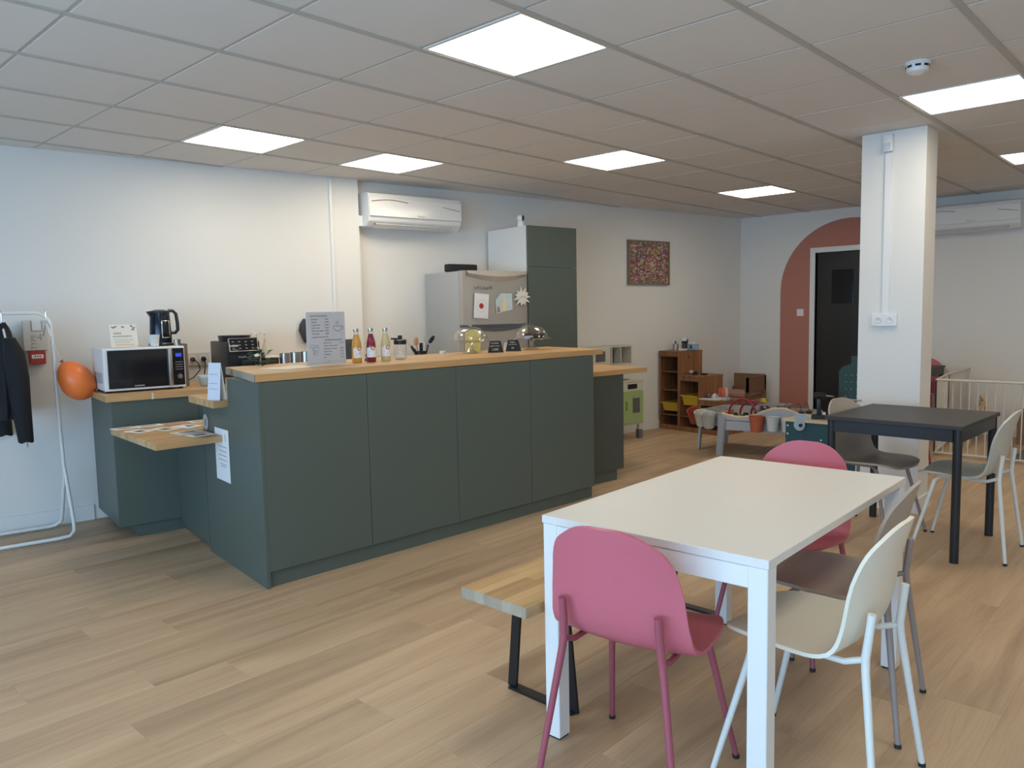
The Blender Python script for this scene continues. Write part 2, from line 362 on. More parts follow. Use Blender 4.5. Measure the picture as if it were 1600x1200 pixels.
# ceiling: slab, rails, tiles, light panels
ce = tag(MB().prism([(XB, YR), (XF, YR), (XF, 4.7), (XB, 4.7)], CZ+.2, CZ+.25).build('ceiling', WALL), kind='structure')
T = .6; LIGHTS = [(0, 0), (0, 4), (4, 2), (2, 4), (8, 2), (4, -2), (8, -2), (-4, 0), (-4, -4), (0, -4), (4, -6), (8, -6)]
LAMPM = mat('lamp_diffuser', (.9, .9, .9), .5, emis=(1.0, .895, .715), es=LAMP_E)
tshare = None
def yceil(q): return wL(q) if q < 1.45 else wR(q)
ctile = MB()
for i in range(-9, 12):
    for j in range(-8, 8):
        x0, x1, y0, y1 = i*T, (i+1)*T, j*T, (j+1)*T
        if (i, j) in LIGHTS: continue
        g = .009
        gy_ = .013
        poly = [(x0+g, y0+gy_), (x1-g, y0+gy_), (x1-g, y1-gy_), (x0+g, y1-gy_)]; full = True
        if x1 > XF: poly = clip(poly, 1, 0, XF-.001); full = False
        if y1 > min(yceil(x0), yceil(x1)):
            full = False
            s_, c_ = (.171, wL(0)) if (x0+x1)/2 < 1.46 else (.155, wR(0))
            poly = clip(poly, s_, 1, c_-.002)
        if len(poly) < 3: continue
        if x1 < -2.3 or (x0 < 0 and y1 < -2) or y1 < -3.2: ctile.prism(poly, CZ+.001, CZ+.016); continue
        if full:
            if tshare is None:
                o = MB().box(-T/2+g, T/2-g, -T/2+gy_, T/2-gy_, .001, .016).build('ceiling_tile', CEILM, ce); tshare = o.data
            else:
                o = bpy.data.objects.new('ceiling_tile', tshare); COL.objects.link(o); o.parent = ce
            o.location = ((x0+x1)/2, (y0+y1)/2, CZ+random.uniform(0, .0015))
        else:
            cx, cy = (x0+x1)/2, (y0+y1)/2
            o = MB().prism([(p[0]-cx, p[1]-cy) for p in poly], .001, .016).build('ceiling_tile', CEILM, ce); o.location = (cx, cy, CZ)
tag(ctile.build('ceiling_tiles', CEILM, ce), kind='stuff')
def raily(x):
    return yceil(x)-.002
for i in range(-8, 12):          # cross rails along y
    x = i*T; MB().box(-.0135, .0135, YR, raily(x+.01), .0035, .0055).build('ceiling_rail', RAILM, ce).location = (x, 0, CZ)
for j in range(-7, 8):           # main rails along x
    y = j*T; xe = XF
    for (s_, c_) in ((.155, wR(0)),):
        xr = (c_-y)/s_
        if xr < XF: xe = xr-.02
    if xe < 1.46: xe = (wL(0)-y)/.171-.02
    if xe > XB+.1: MB().box(XB, xe, -.014, .014, -.004, .0035).build('ceiling_rail', RAILM, ce).location = (0, y, CZ)
lmp = None
LL = {(0, 0): 'largest glowing ceiling light panel, above the middle of the bar and white table', (0, 4): 'glowing ceiling light panel above the microwave and kettle, nearest the clothes rack',
      (4, 2): 'glowing ceiling light panel over the cake stands end of the bar', (2, 4): 'glowing ceiling light panel just in front of the air conditioner by the kitchen wall',
      (8, 2): 'small far glowing ceiling light panel over the play corner', (4, -2): 'glowing ceiling light panel between the smoke detector and the square pillar', (8, -2): 'glowing ceiling light panel beyond the pillar, cut by the right edge'}
for (i, j) in LIGHTS:
    t = thing('ceiling_light', LL.get((i, j), 'ceiling light panel out of view, row %s from the pillar wall' % ['one', 'two', 'three', 'four', 'five', 'six', 'seven', 'eight'][(i+4)//4+abs(j)//2]), 'ceiling light', ((i+.5)*T, (j+.5)*T, CZ), 0, 'square ceiling light panels')
    MB().box(-.272, .272, -.272, .272, .002, .008).build('diffuser', LAMPM, t)
    b = MB(); b.box(-.29, .29, -.29, -.272, -.001, .012); b.box(-.29, .29, .272, .29, -.001, .012); b.box(-.29, -.272, -.272, .272, -.001, .012); b.box(.272, .29, -.272, .272, -.001, .012); b.build('frame', WHITE, t)
# baseboards
def baseboard(name, poly, h=.105): tag(MB().prism(poly, 0, h).build(name, WHITE), kind='structure')
baseboard('baseboard_left', [(XB, wL(XB)-.014), (-.40, wL(-.40)-.014), (-.40, wL(-.40)-.001), (XB, wL(XB)-.001)])
baseboard('baseboard_left', [(3.62, wR(3.62)-.014), (XF-.014, wR(XF)-.014), (XF-.014, wR(XF)-.001), (3.62, wR(3.62)-.001)])
baseboard('baseboard_far', [(XF-.014, DY1+.08), (XF-.001, DY1+.08), (XF-.001, 2.62), (XF-.014, 2.62)])
baseboard('baseboard_far', [(XF-.014, YR), (XF-.001, YR), (XF-.001, DY0-.08), (XF-.014, DY0-.08)])
# pillar
px0, px1, py0, py1 = 3.26, 3.50, -.53, -.13
pl = tag(MB().box(px0, px1, py0, py1, 0, CZ).build('pillar', WALL), kind='structure'); pl.name = 'trim_2'
tag(MB().box(px0-.014, px1+.014, py0-.014, py1+.014, 0, .10).build('baseboard_pillar', WHITE), kind='structure')
# arch painted on the far wall, a thin coat around the door
arch = []; AY, AR_ = 1.30, .83
for k in range(25):
    a = PI*k/24; arch.append((AY+AR_*math.cos(a), 1.58+.83*math.sin(a)))
poly = [(AY+AR_, .10)]+arch+[(AY-AR_, .10), (DY0-.06, .10), (DY0-.06, DZ+.06), (DY1+.06, DZ+.06), (DY1+.06, .10)]
tag(MB().prism(poly, XF-.004, XF-.001, axis='x').build('painted_arch', TERRA), 'terracotta painted arch on the far wall around the dark doorway', 'wall paint')
DARKROOM = mat('dark_room', (.045, .042, .04), .9)
d = MB(); d.box(XF-.015, XF+.17, DY1, DY1+.06, 0, DZ+.06); d.box(XF-.015, XF+.17, DY0-.06, DY0, 0, DZ+.06); d.box(XF-.015, XF+.17, DY0, DY1, DZ, DZ+.06)
do = tag(d.build('door_1', WHITE), kind='structure')
DOORM = mat('door_dark', (.028, .026, .025), .32, var=.03)
lf = MB().box(XF+.05, XF+.09, DY0+.003, DY1-.003, .005, DZ-.003).build('door_leaf', DOORM, do)
h = MB(); h.cyl((XF+.05, DY0+.07, 1.0), (XF-.01, DY0+.07, 1.0), .01); h.tube([(XF-.01, DY0+.06, 1.0), (XF-.012, DY0+.12, 1.0), (XF-.012, DY0+.19, .998)], .009); h.box(XF+.044, XF+.05, DY0+.045, DY0+.095, .9, 1.08, .003)
h.build('door_handle', STEEL, do)
pf = tag(MB().box(XF+.042, XF+.05, 1.27, 1.52, 1.42, 1.82, .002).build('framed_print', DARKG), 'faint dark framed print hanging on the dark door', 'picture')
sw = thing('light_switch', 'white square light switch on the terracotta arch left of the door', 'switch', (XF-.003, 1.875, 1.32))
MB().box(-.009, 0, -.042, .042, -.042, .042, .003).build('plate', WHITEP, sw); MB().box(-.012, -.008, -.025, .025, -.025, .025, .002).build('rocker', WHITEP, sw)
# pillar fittings
t = thing('cable_trunking', 'narrow white cable trunking running down the pillar face', 'trunking', (px0, -.305, 1.33))
MB().box(-.014, 0, -.022, .022, 0, CZ-1.33-.14, .002).build('channel', WHITEP, t)
t = thing('double_socket', 'white double wall socket at waist height on the pillar', 'socket', (px0, -.30, 1.29))
MB().box(-.02, 0, -.08, .08, -.042, .042, .003).build('plate', WHITEP, t)
for s in (-.037, .037):
    o = MB().lathe([(0, .003), (.018, .003), (.022, .0045), (.026, 0)], n=20, m=Matrix.Translation((-.02, s, 0)) @ Matrix.Rotation(-PI/2, 4, 'Y')).build('socket_face', WHITE, t, True)
    b = MB()
    for a, c in ((-.008, .0), (.008, .0), (0, .011)): b.cyl((-.026, s+a, c), (-.0225, s+a, c), .0024, n=8)
    b.build('socket_hole', BLACK, o)
t = thing('motion_detector', 'small white motion detector at the top of the pillar', 'sensor', (px0, -.305, 2.445))
MB().box(-.045, 0, -.03, .03, -.055, .055, .01).build('housing', WHITEP, t, True); MB().box(-.052, -.044, -.02, .02, -.045, .0, .004).build('lens', mat('milky', (.6, .62, .65), .3), t, True)
t = thing('smoke_detector', 'round white smoke detector on the ceiling above the pillar', 'smoke detector', (1.83, -.87, CZ+.003))
MB().lathe([(0, -.055), (.03, -.053), (.045, -.045), (.05, -.03), (.05, -.012), (.056, -.008), (.056, 0)], n=28).build('housing', WHITEP, t, True)
for a in range(8):
    MB().box(-.012, .012, -.0515, -.048, -.028, -.018, m=Matrix.Rotation(a*PI/4+.3, 4, 'Z')).build('vent_slot', BLACK, t)
t = thing('wall_hook', 'small steel hook sticking out of the left edge of the pillar', 'hook', (px0, py1-.02, .735))
b = MB(); b.tube([(-.0, -.01, 0), (-.02, .0, .0), (-.022, .06, .003)], .006, 8); b.build('hook', STEEL, t, True)
# ------------------------------------------------------------------ air conditioners
def aircon(label, loc, rz, w=.93):
    t = thing('air_conditioner', label, 'air conditioner', loc, rz)   # local: x along wall, -y into room
    prof = [(0, -.14), (-.14, -.14), (-.19, -.095), (-.208, -.02), (-.205, .10), (-.19, .135), (-.14, .145), (0, .145)]
    b = MB(); b.prism([(p[0], p[1]) for p in prof], -w/2, w/2, axis='x'); bd = b.build('body', WHITEP, t)
    mo = bd.modifiers.new('b', 'BEVEL'); mo.width = .008; mo.segments = 2; mo.limit_method = 'ANGLE'; mo.angle_limit = .6
    c = MB(); c.prism([(-.206, -.06), (-.2135, -.055), (-.2115, .098), (-.204, .10)], -w/2+.004, w/2-.004, axis='x'); c.build('front_panel', mat('aircon_gloss', (.80, .80, .79), .12, var=.005), t)
    c = MB(); c.bar((-w/2+.07, -.168, -.133), (w/2-.11, -.168, -.133), .012, .045, up=(0, .7, -.7)); c.build('louver', mat('louver', (.62, .62, .61), .4), t)
    c = MB(); c.box(-w/2+.06, w/2-.1, -.185, -.15, -.122, -.118); c.build('outlet_gap', BLACK, t)
    pts = [(-w/2+.02+k*.035, -.2145, .062+.02*math.sin(k/9*PI/1.2)) for k in range(11)]
    MB().tube(pts, .0035, 6).build('moulding', CHROME, t); c = MB(); pts = [(w/2-.20+k*.022, -.2145, .055-.0035*k) for k in range(9)]; c.tube(pts, .003, 6); c.build('moulding', CHROME, t)
    text('brand_lettering', 'Hisense', .022, (.0, -.2142, -.045), (PI/2, 0, 0), GREYINK, t)
    return t
aircon('white wall air conditioner above the kitchen worktop left of the fridge', (2.20, wR(2.20), 2.275), AR)
aircon('white wall air conditioner behind the pillar high on the far wall', (XF, .06, 2.275), -PI/2, .95)
t = thing('pipe_cover', 'white pipe cover joining the kitchen air conditioner to the wall pilaster', 'trunking', (1.70, wR(1.70)-.001, 2.14), AR)
MB().box(-.005, .06, -.08, 0, 0, .09, .004).build('cover', WHITEP, t)
t = thing('cable_trunking', 'thin white cable trunking running down the long wall beside the pilaster', 'trunking', (1.445, wL(1.445), .93), AL)
MB().box(-.012, .016, -.016, 0, 0, CZ-.94, .002).build('channel', WHITEP, t)
# ------------------------------------------------------------------ bar
A_ = Vector((-.33, 1.54)); B_ = Vector((2.30, 1.44))
E = Vector((.15, .985)).normalized()
def q(p, e=0.0): v = p+E*e; return (v.x, v.y)
dirF = (B_-A_).normalized(); nF = Vector((dirF.y, -dirF.x))      # nF points to the room
bar = thing('bar_counter', 'long green bar counter with four tall front panels and a plinth', 'counter', (A_.x, A_.y, 0), math.atan2(dirF.y, dirF.x))
def L2(o, p):  # world xy to local of an empty with rz
    c, s = math.cos(-o.rotation_euler.z), math.sin(-o.rotation_euler.z); x, y = p[0]-o.location.x, p[1]-o.location.y; return (c*x-s*y, s*x+c*y)
def lpoly(o, ps): return [L2(o, p) for p in ps]
S0 = Vector((-.33, 1.54)); S1 = Vector((-.272, 1.962)); S2 = Vector((-.216, 2.39)); S3 = Vector((-.124, 2.984))
BE = B_+E*.43
MB().prism(lpoly(bar, [A_+dirF*.02-nF*.02, B_-nF*.02, BE, S1+dirF*.02]), .0, 1.063).build('body', GREEN, bar)
Lb = (B_-A_).length; seams = [.0, .647, 1.300, 1.960, Lb]
for k in range(4):
    MB().box(seams[k]+(.018 if k == 0 else .002), seams[k+1]-.002, -.019, 0.001, .085, 1.062, .0012, seg=1).build('front_panel', GREEN, bar)
MB().box(.02, Lb-.01, -.0, .012, 0, .08).build('plinth', GREEN, bar)
MB().prism(lpoly(bar, [S0+nF*.02, S0+dirF*.018+nF*.02, S1+dirF*.018, S1]), 0, 1.063).build('side_panel', GREENB, bar)
MB().prism(lpoly(bar, [S1, S1+dirF*.018, S2+dirF*.018, S2]), 0.0, .90).build('side_panel', GREENB, bar)
MB().prism(lpoly(bar, [S2+E*.008, S2+dirF*.018+E*.008, S3+dirF*.018, S3]), .05, .70).build('side_panel', GREENB, bar)
MB().prism(lpoly(bar, [S2+dirF*.03, S2+dirF*.04, S3+dirF*.04, S3+dirF*.03]), 0, .05).build('plinth', GREEN, bar)
MB().prism(lpoly(bar, [S1+dirF*.02, BE, BE+E*.4, S2+dirF*.02]), 0, .90).build('rear_cabinet', GREEN, bar)
MB().prism(lpoly(bar, [S1+E*.002, S1+E*.002+dirF*2.5, S1+E*.022+dirF*2.5, S1+E*.022]), .94, 1.063).build('back_board', OAK, bar)
def board(name, label, pts, z0, z1, m, rz=None, cat='worktop'):
    p0 = pts[0]; rz = math.atan2(pts[1][1]-pts[0][1], pts[1][0]-pts[0][0]) if rz is None else rz
    o = MB(); e = bpy.data.objects.new('x', None); e.location = (p0[0], p0[1], 0); e.rotation_euler = (0, 0, rz)
    o.prism(lpoly(e, pts), 0, z1-z0); ob = o.build(name, m); bpy.data.objects.remove(e)
    ob.location = (p0[0], p0[1], z0); ob.rotation_euler = (0, 0, rz)
    mo = ob.modifiers.new('b', 'BEVEL'); mo.width = .002; mo.segments = 2
    return tag(ob, label, cat) if cat else ob
F0 = A_+nF*.02-dirF*.012; F1 = Vector((2.41, 1.415)); 
board('oak_countertop', 'thick oak top of the long green bar', [q(F0), (F1.x, F1.y), (F1.x+.15, F1.y+.68), (-.135, 2.24)], 1.065, 1.105, OAK)
MB().prism([(-.347, 1.523), (-.344, 1.523), (-.134, 2.240), (-.137, 2.240)], 1.0652, 1.1048).build('end_grain', GREYOAK, None)
eg = bpy.data.objects['end_grain']; bt = bpy.data.objects['oak_countertop']; bpy.context.view_layer.update(); eg.parent = bt; eg.matrix_parent_inverse = bt.matrix_world.inverted()
board('ledge_board', 'small oak ledge beside the bar end, holding the standing leaflet', [(-.342, 1.992), (.1, 1.975), (.15, 2.42), (-.275, 2.44)], .901, .941, OAK)
board('leaflet_shelf', 'low oak shelf covered with leaflets at the end of the bar', [(-.625, 2.08), (-.262, 2.07), (-.222, 2.395), (.05, 2.385), (.12, 2.83), (-.55, 2.92)], .70, .736, OAK)
# low worktop at the right end
lw = thing('end_cabinet', 'low green cabinet past the right end of the bar', 'cabinet', (2.34, 1.70, 0), math.atan2(-.10, 1))
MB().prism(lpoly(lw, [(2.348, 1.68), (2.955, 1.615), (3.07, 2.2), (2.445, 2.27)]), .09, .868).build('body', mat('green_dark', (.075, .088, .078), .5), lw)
MB().prism(lpoly(lw, [(2.352, 1.70), (2.90, 1.645), (3.0, 2.15), (2.44, 2.2)]), 0, .09).build('plinth', GREEN, lw)
board('low_worktop', 'low oak worktop sticking out past the right end of the bar', [(2.348, 1.67), (3.24, 1.57), (3.40, 2.29), (2.465, 2.38)], .87, .908, OAK)
# kitchen run along the wall
def K(s, d): # along the long wall from x=-.49, distance from worktop front
    return None
kx = Vector((math.cos(AR), math.sin(AR))); ky = Vector((-kx.y, kx.x)); K0 = Vector((-.49, 3.05))
KP = lambda s, d: tuple(K0+kx*s+ky*d)
kc = thing('base_cabinet', 'green base cabinets along the wall under the microwave worktop', 'cabinet', (K0.x, K0.y, 0), AR)
MB().box(0, 2.74, .02, .66, .09, .882).build('body', GREENB, kc)
MB().box(0, .52, 0, .019, .085, .882, .0015, seg=1).build('door', GREEN, kc)
for k in range(3): MB().box(.523+k*.74, .523+k*.74+.737, 0, .019, .085, .882, .0015, seg=1).build('door', GREEN, kc)
MB().box(.11, 2.74, .03, .6, 0, .09).build('plinth', GREEN, kc)
wt = board('kitchen_worktop', 'oak kitchen worktop along the wall under the microwave and coffee machine', [KP(-.035, -.03), KP(2.74, -.03), KP(2.74, .655), KP(-.035, .655)], .884, .924, OAK)
MB().box(.205, .217, -.003, .0, .884, .924).build('joint_strip', mat('joint', (.62, .58, .5), .5), None)
js = bpy.data.objects['joint_strip']; bpy.context.view_layer.update(); p = KP(-.035, -.0305); js.data.transform(Matrix.Translation((0, 0, -.884))); js.parent = wt; js.location = (0.06, 0, 0)
# fridge
fx = Vector((2.27, 2.775)); fr = thing('fridge_freezer', 'silver fridge freezer with drawings stuck to its door', 'fridge', (fx.x, fx.y, 0), AR)
b = MB(); b.box(.0, .70, .06, .60, .02, 1.75, .006); b.build('body', FRIDGES, fr)
def fdoor(z0, z1, name, arc):
    b = MB(); n = 12; front = []
    for k in range(n+1):
        x = .70*k/n; front.append((x, -.012-.02*math.sin(PI*k/n)))
    pts = [(0.0, .055)]+[(0.0, 0.0)]+front[1:-1]+[(.70, 0.0), (.70, .055)]
    b.prism(pts, z0, z1); o = b.build(name, FRIDGE, fr, True); return o
fdoor(1.29, 1.752, 'freezer_door', 0); fdoor(.06, 1.262, 'fridge_door', 0)
b = MB()
for k in range(16):
    a0, a1 = k/16, (k+1)/16; x0, x1 = .03+.64*a0, .03+.64*a1; d0, d1 = 1.705-.05*math.sin(PI*a0), 1.705-.05*math.sin(PI*a1)
    vs = [b.bm.verts.new(c) for c in ((x0, -.02-.02*math.sin(PI*a0), 1.751), (x1, -.02-.02*math.sin(PI*a1), 1.751), (x1, -.045-.02*math.sin(PI*a1), (1.751+d1)/2), (x0, -.045-.02*math.sin(PI*a0), (1.751+d0)/2))]
    b.bm.faces.new(vs)
    v2 = [b.bm.verts.new(c) for c in ((x0, -.012-.02*math.sin(PI*a0), d0), (x1, -.012-.02*math.sin(PI*a1), d1))]
    b.bm.faces.new((vs[3], vs[2], v2[1], v2[0]))
bmesh.ops.remove_doubles(b.bm, verts=b.bm.verts[:], dist=.0005)
b.build('door_handle', mat('fridge_trim', (.62, .58, .52), .3, .4), fr, True)
b = MB(); b.prism([(.05, 1.262)]+[(.05+.6*k/12, 1.262-.035*math.sin(PI*k/12)) for k in range(1, 12)]+[(.65, 1.262)], -.035, .0, axis='y'); b.build('grip_recess', mat('recess', (.10, .10, .105), .35), fr)
text('brand_lettering', 'Whirlpool', .022, (.31, -.0345, 1.655), (PI/2, 0, 0), GREYINK, fr)
random.seed(3)
for k, (x, z, w_) in enumerate([(.095, 1.60, .012), (.125, 1.605, .02), (.155, 1.604, .012), (.185, 1.602, .016), (.215, 1.598, .018), (.245, 1.605, .012), (.27, 1.606, .02)]):
    text('magnet_letter', 'VACANCE'[k], .035, (x, -.0355, z-.01), (PI/2, 0, random.uniform(-.1, .1)), INK, fr)
# things on the fridge door
def fp(x, z, off=.037): v = fx+kx*x-ky*off; return (v.x, v.y, z)
t = thing('childs_drawing', 'white drawing with a red disc and dotted ring on the freezer door', 'drawing', fp(.165, 1.45), AR)
t.rotation_euler = (0, .08, AR)
MB().box(-.075, .075, -.001, 0.001, -.105, .105).build('sheet', PAPER, t)
b = MB(); b.lathe([(0, 0), (.024, 0)], n=24, m=Matrix.Translation((0, -.0018, .0)) @ Matrix.Rotation(PI/2, 4, 'X')); b.build('red_disc', RED, t)
b = MB()
for k in range(28): b.ball((.052*math.cos(k*2*PI/28), -.002, .052*math.sin(k*2*PI/28)), .0025, .0008, .0025, 6, 4)
b.build('dotted_ring', GREYINK, t)
t = thing('childs_painting', 'pale blue and yellow painting on the freezer door beside the red disc drawing', 'drawing', fp(.41, 1.475), AR); t.rotation_euler = (0, -.06, AR)
MB().prism([(-.09, -.09), (.09, -.065), (.095, .075), (-.03, .085), (-.09, .03)], -.001, .001, axis='y').build('sheet', mat('pale_blue', (.52, .62, .66), .8, var=.15, scale=30), t)
MB().prism([(-.02, -.07), (.03, -.065), (.02, .05), (-.01, .05)], -.0025, -.001, axis='y').build('yellow_figure', mat('pale_yellow', (.72, .62, .35), .8), t)
MB().prism([(-.08, -.08), (-.05, -.075), (-.055, -.03), (-.075, -.03)], -.0025, -.001, axis='y').build('red_house', mat('dull_red', (.5, .18, .13), .8), t)
t = thing('paper_star', 'cream spiky cut paper star at the right edge of the freezer door', 'paper craft', fp(.615, 1.525), AR)
pts = []
for k in range(22):
    a = 2*PI*k/22; rr = (.095 if k % 2 == 0 else .055)*(1+.12*math.sin(k*2.3)); pts.append((rr*math.cos(a), rr*math.sin(a)*.9))
MB().prism(pts, -.006, .001, axis='y').build('star', CREAMP, t); MB().tube([(-.05, -.008, -.02), (-.02, -.009, .0), (.02, -.009, .005), (.05, -.008, -.02)], .002, 5).build('pen_line', GREYINK, t)
t = tag(MB().box(-.155, .155, -.04, .04, 0, .07, .018, seg=3).build('bluetooth_speaker', mat('speaker_cloth', (.018, .018, .02), .8, bump=.5, bscale=600), None, True), 'black rounded portable speaker lying on top of the fridge', 'speaker')
v = fx+kx*.16+ky*.25; place(t, (v.x, v.y, 1.7515), AR)
tc_ = fx+kx*.72
tall = thing('tall_cabinet', 'tall white cabinet with dark green doors right of the fridge', 'cabinet', (tc_.x, tc_.y-.0, 0), AR)
MB().box(0, .60, .02, .60, .0, 2.168, .001, seg=1).build('carcass', WHITE, tall)
MB().box(.0, .598, 0, .018, 1.80, 2.168, .0015, seg=1).build('door', GREEN, tall)
MB().box(.0, .598, 0, .018, .09, 1.796, .0015, seg=1).build('door', GREEN, tall)
v = tc_+kx*.03+ky*.13
t = thing('security_camera', 'small white round camera on top of the tall cabinet', 'camera', (v.x, v.y, 2.169), AR)
MB().lathe([(0, 0), (.03, 0), (.032, .01), (.026, .05), (0, .052)], n=24).build('base', WHITEP, t, True); MB().ball((0, 0, .075), .036, u=20, v=12).build('head', WHITEP, t, True)
MB().ball((.003, -.022, .075), .02, .018, .026, 16, 8).build('lens', BLACK, t, True)
# ------------------------------------------------------------------ picture
t = thing('framed_picture', 'colourful abstract collage in a thin grey wood frame on the long wall', 'picture', (5.34, wR(5.34)-.002, 1.925), AR)
b = MB(); w2, h2, fw_ = .345, .25, .022
for x0, x1, z0, z1 in ((-w2, w2, h2-fw_, h2), (-w2, w2, -h2, -h2+fw_), (-w2, -w2+fw_, -h2+fw_, h2-fw_), (w2-fw_, w2, -h2+fw_, h2-fw_)): b.box(x0, x1, -.03, 0, z0, z1)
b.build('frame', mat('frame_wood', (.22, .18, .12), .6), t)
MB().box(-w2+fw_, w2-fw_, -.018, -.002, -h2+fw_, h2-fw_).build('canvas', art_mat('collage', [(.30, .05, .08), (.45, .33, .28), (.10, .16, .09), (.40, .10, .14), (.42, .25, .06), (.08, .08, .16), (.5, .42, .42), (.18, .05, .10), (.28, .22, .07), (.25, .05, .09)], 34), t)
# ------------------------------------------------------------------ chairs
PROF = [(.235, .432), (.215, .444), (.15, .449), (.06, .445), (-.03, .441), (-.078, .447), (-.118, .466), (-.146, .502), (-.165, .560), (-.181, .640), (-.198, .715), (-.211, .762), (-.223, .806)]
def prof(s):
    x = s*(len(PROF)-1); i = min(int(x), len(PROF)-2); t = x-i
    P = [Vector(PROF[max(min(j, len(PROF)-1), 0)]) for j in (i-1, i, i+1, i+2)]
    return .5*((2*P[1])+(P[2]-P[0])*t+(2*P[0]-5*P[1]+4*P[2]-P[3])*t*t+(-P[0]+3*P[1]-3*P[2]+P[3])*t**3)
WID = [(0, .212), (.2, .226), (.4, .224), (.55, .216), (.66, .210), (.78, .208), (.88, .204), (1, .19)]
def wid(s):
    for (a, x), (b, y) in zip(WID, WID[1:]):
        if a <= s <= b:
            t = (s-a)/(b-a); t = t*t*(3-2*t); return x+(y-x)*t
def shell_bm():
    b = MB(); R_, Cn = 34, 14; g = []
    for i in range(R_+1):
        th = i/R_; s = .5*(1-math.cos(PI*th)); s = .55*s+.45*th
        e = abs(2*s-1); ex = 3.6 if s < .5 else 3.0; w = wid(s)*max(1-e**ex, 0)**(1/(2.6 if s < .5 else 2.25))
        w = max(w, .035); p = prof(s); p2 = prof(min(s+.01, 1)); p1 = prof(max(s-.01, 0)); tg = (p2-p1).normalized(); nn = Vector((tg[1], -tg[0]))   # towards sitter
        if nn.y < 0 and s < .4: nn = -nn
        if s > .5 and nn.x < 0: nn = -nn
        kk = .012 if s < .45 else .012+.034*min((s-.45)/.3, 1)
        row = []
        for j in range(Cn+1):
            t = -1+2*j/Cn; t = math.sin(t*PI/2)
            off = kk*t*t*(w/.21)**2 - (.006 if s < .45 else 0)*(1-t*t)
            row.append(b.bm.verts.new((w*t, p.x+nn.x*off, p.y+nn.y*off)))
        g.append(row)
    for i in range(R_):
        for j in range(Cn): b.bm.faces.new((g[i][j], g[i][j+1], g[i+1][j+1], g[i+1][j]))
    bmesh.ops.recalc_face_normals(b.bm, faces=b.bm.faces[:])
    bmesh.ops.solidify(b.bm, geom=b.bm.faces[:], thickness=.011)
    return b
CH = {}
def chair_proto(kind, seatm, legm):
    t = thing('dining_chair', 'shell chair with four metal legs', 'chair')
    o = shell_bm().build('seat_shell', seatm, t, True)
    for s in (-1, 1):
        b = MB(); b.tube([(s*.148, -.187, .575), (s*.148, -.181, .52), (s*.152, -.174, .455), (s*.157, -.176, .42), (s*.218, -.228, .008)], [.0115, .0115, .012, .0115, .009], 10)
        lg = b.build('leg', legm, t, True); MB().cyl((s*.2183, -.2283, 0), (s*.217, -.2275, .012), .0108, n=10).build('foot_cap', RUBBER, lg)
        b = MB(); b.tube([(s*.145, .10, .432), (s*.160, .135, .405), (s*.215, .235, .008)], [.010, .0115, .009], 10)
        lg = b.build('leg', legm, t, True); MB().cyl((s*.2153, .2353, 0), (s*.214, .2335, .012), .0108, n=10).build('foot_cap', RUBBER, lg)
        b = MB(); b.tube([(s*.152, -.174, .45), (s*.15, -.12, .428), (s*.147, -.05, .428), (s*.145, .11, .430)], .009, 8); b.build('seat_rail', legm, t, True)
    b = MB(); b.tube([(-.147, -.03, .426), (.147, -.03, .426)], .008, 8); b.build('cross_rail', legm, t, True)
    CH[kind] = t; return t
used = set()
for kd, a, b_ in (('pink', PINK, PINKM), ('taupe', TAUPE, TAUPEM), ('ivory', IVORY, IVORYM), ('grey', GREYP, IVORYM)): chair_proto(kd, a, b_)
def chair(kind, x, y, deg, label):
    if kind in used: o = copy_tree(CH[kind])
    else: o = CH[kind]; used.add(kind)
    place(o, (x, y, 0), math.radians(deg-90)); tag(o, label, 'chair', 'shell chairs around the tables'); return o
chair('pink', -.405, -.785, 8, 'pink shell chair with its back to the viewer at the white table')
chair('pink', .81, -.70, 180, 'pink shell chair tucked under the far end of the white table')
chair('ivory', -.04, -1.18, 91, 'ivory shell chair nearest the viewer at the white table')
chair('taupe', .43, -1.07, 96, 'brown taupe shell chair beside the ivory chair at the white table')
chair('taupe', 2.68, -.42, -103, 'brown taupe shell chair between the pillar and the black table')
chair('grey', 2.63, -.97, 90, 'pale grey shell chair at the near right side of the black table')
chair('pink', 6.80, .45, 180, 'pink shell chair beyond the pillar against the small far black table')
chair('pink', 4.85, .09, 90, 'pink shell chair hidden behind the pillar with one leg showing')
# ------------------------------------------------------------------ tables
t = thing('dining_table', 'rectangular white table in the foreground with square legs', 'table', (.20, -.795, 0), math.radians(1.7))
MB().box(-.625, .625, -.375, .375, .715, .74, .0015, seg=1).build('tabletop', mat('table_white', (.74, .725, .69), .42, var=.008), t)
for sx in (-1, 1):
    for sy in (-1, 1):
        x0, x1 = sorted((sx*.622, sx*.567)); y0, y1 = sorted((sy*.372, sy*.317))
        lg = MB().box(x0, x1, y0, y1, .006, .715, .002, seg=1).build('leg', WHITE, t); MB().box(x0+.004, x1-.004, y0+.004, y1-.004, 0, .006).build('foot_cap', RUBBER, lg)
    y0, y1 = sorted((sx*.325, sx*.305)); MB().box(-.567, .567, y0, y1, .678, .713).build('apron', WHITE, t)
    x0, x1 = sorted((sx*.62, sx*.595)); MB().box(x0, x1, -.317, .317, .655, .713).build('apron', WHITE, t)
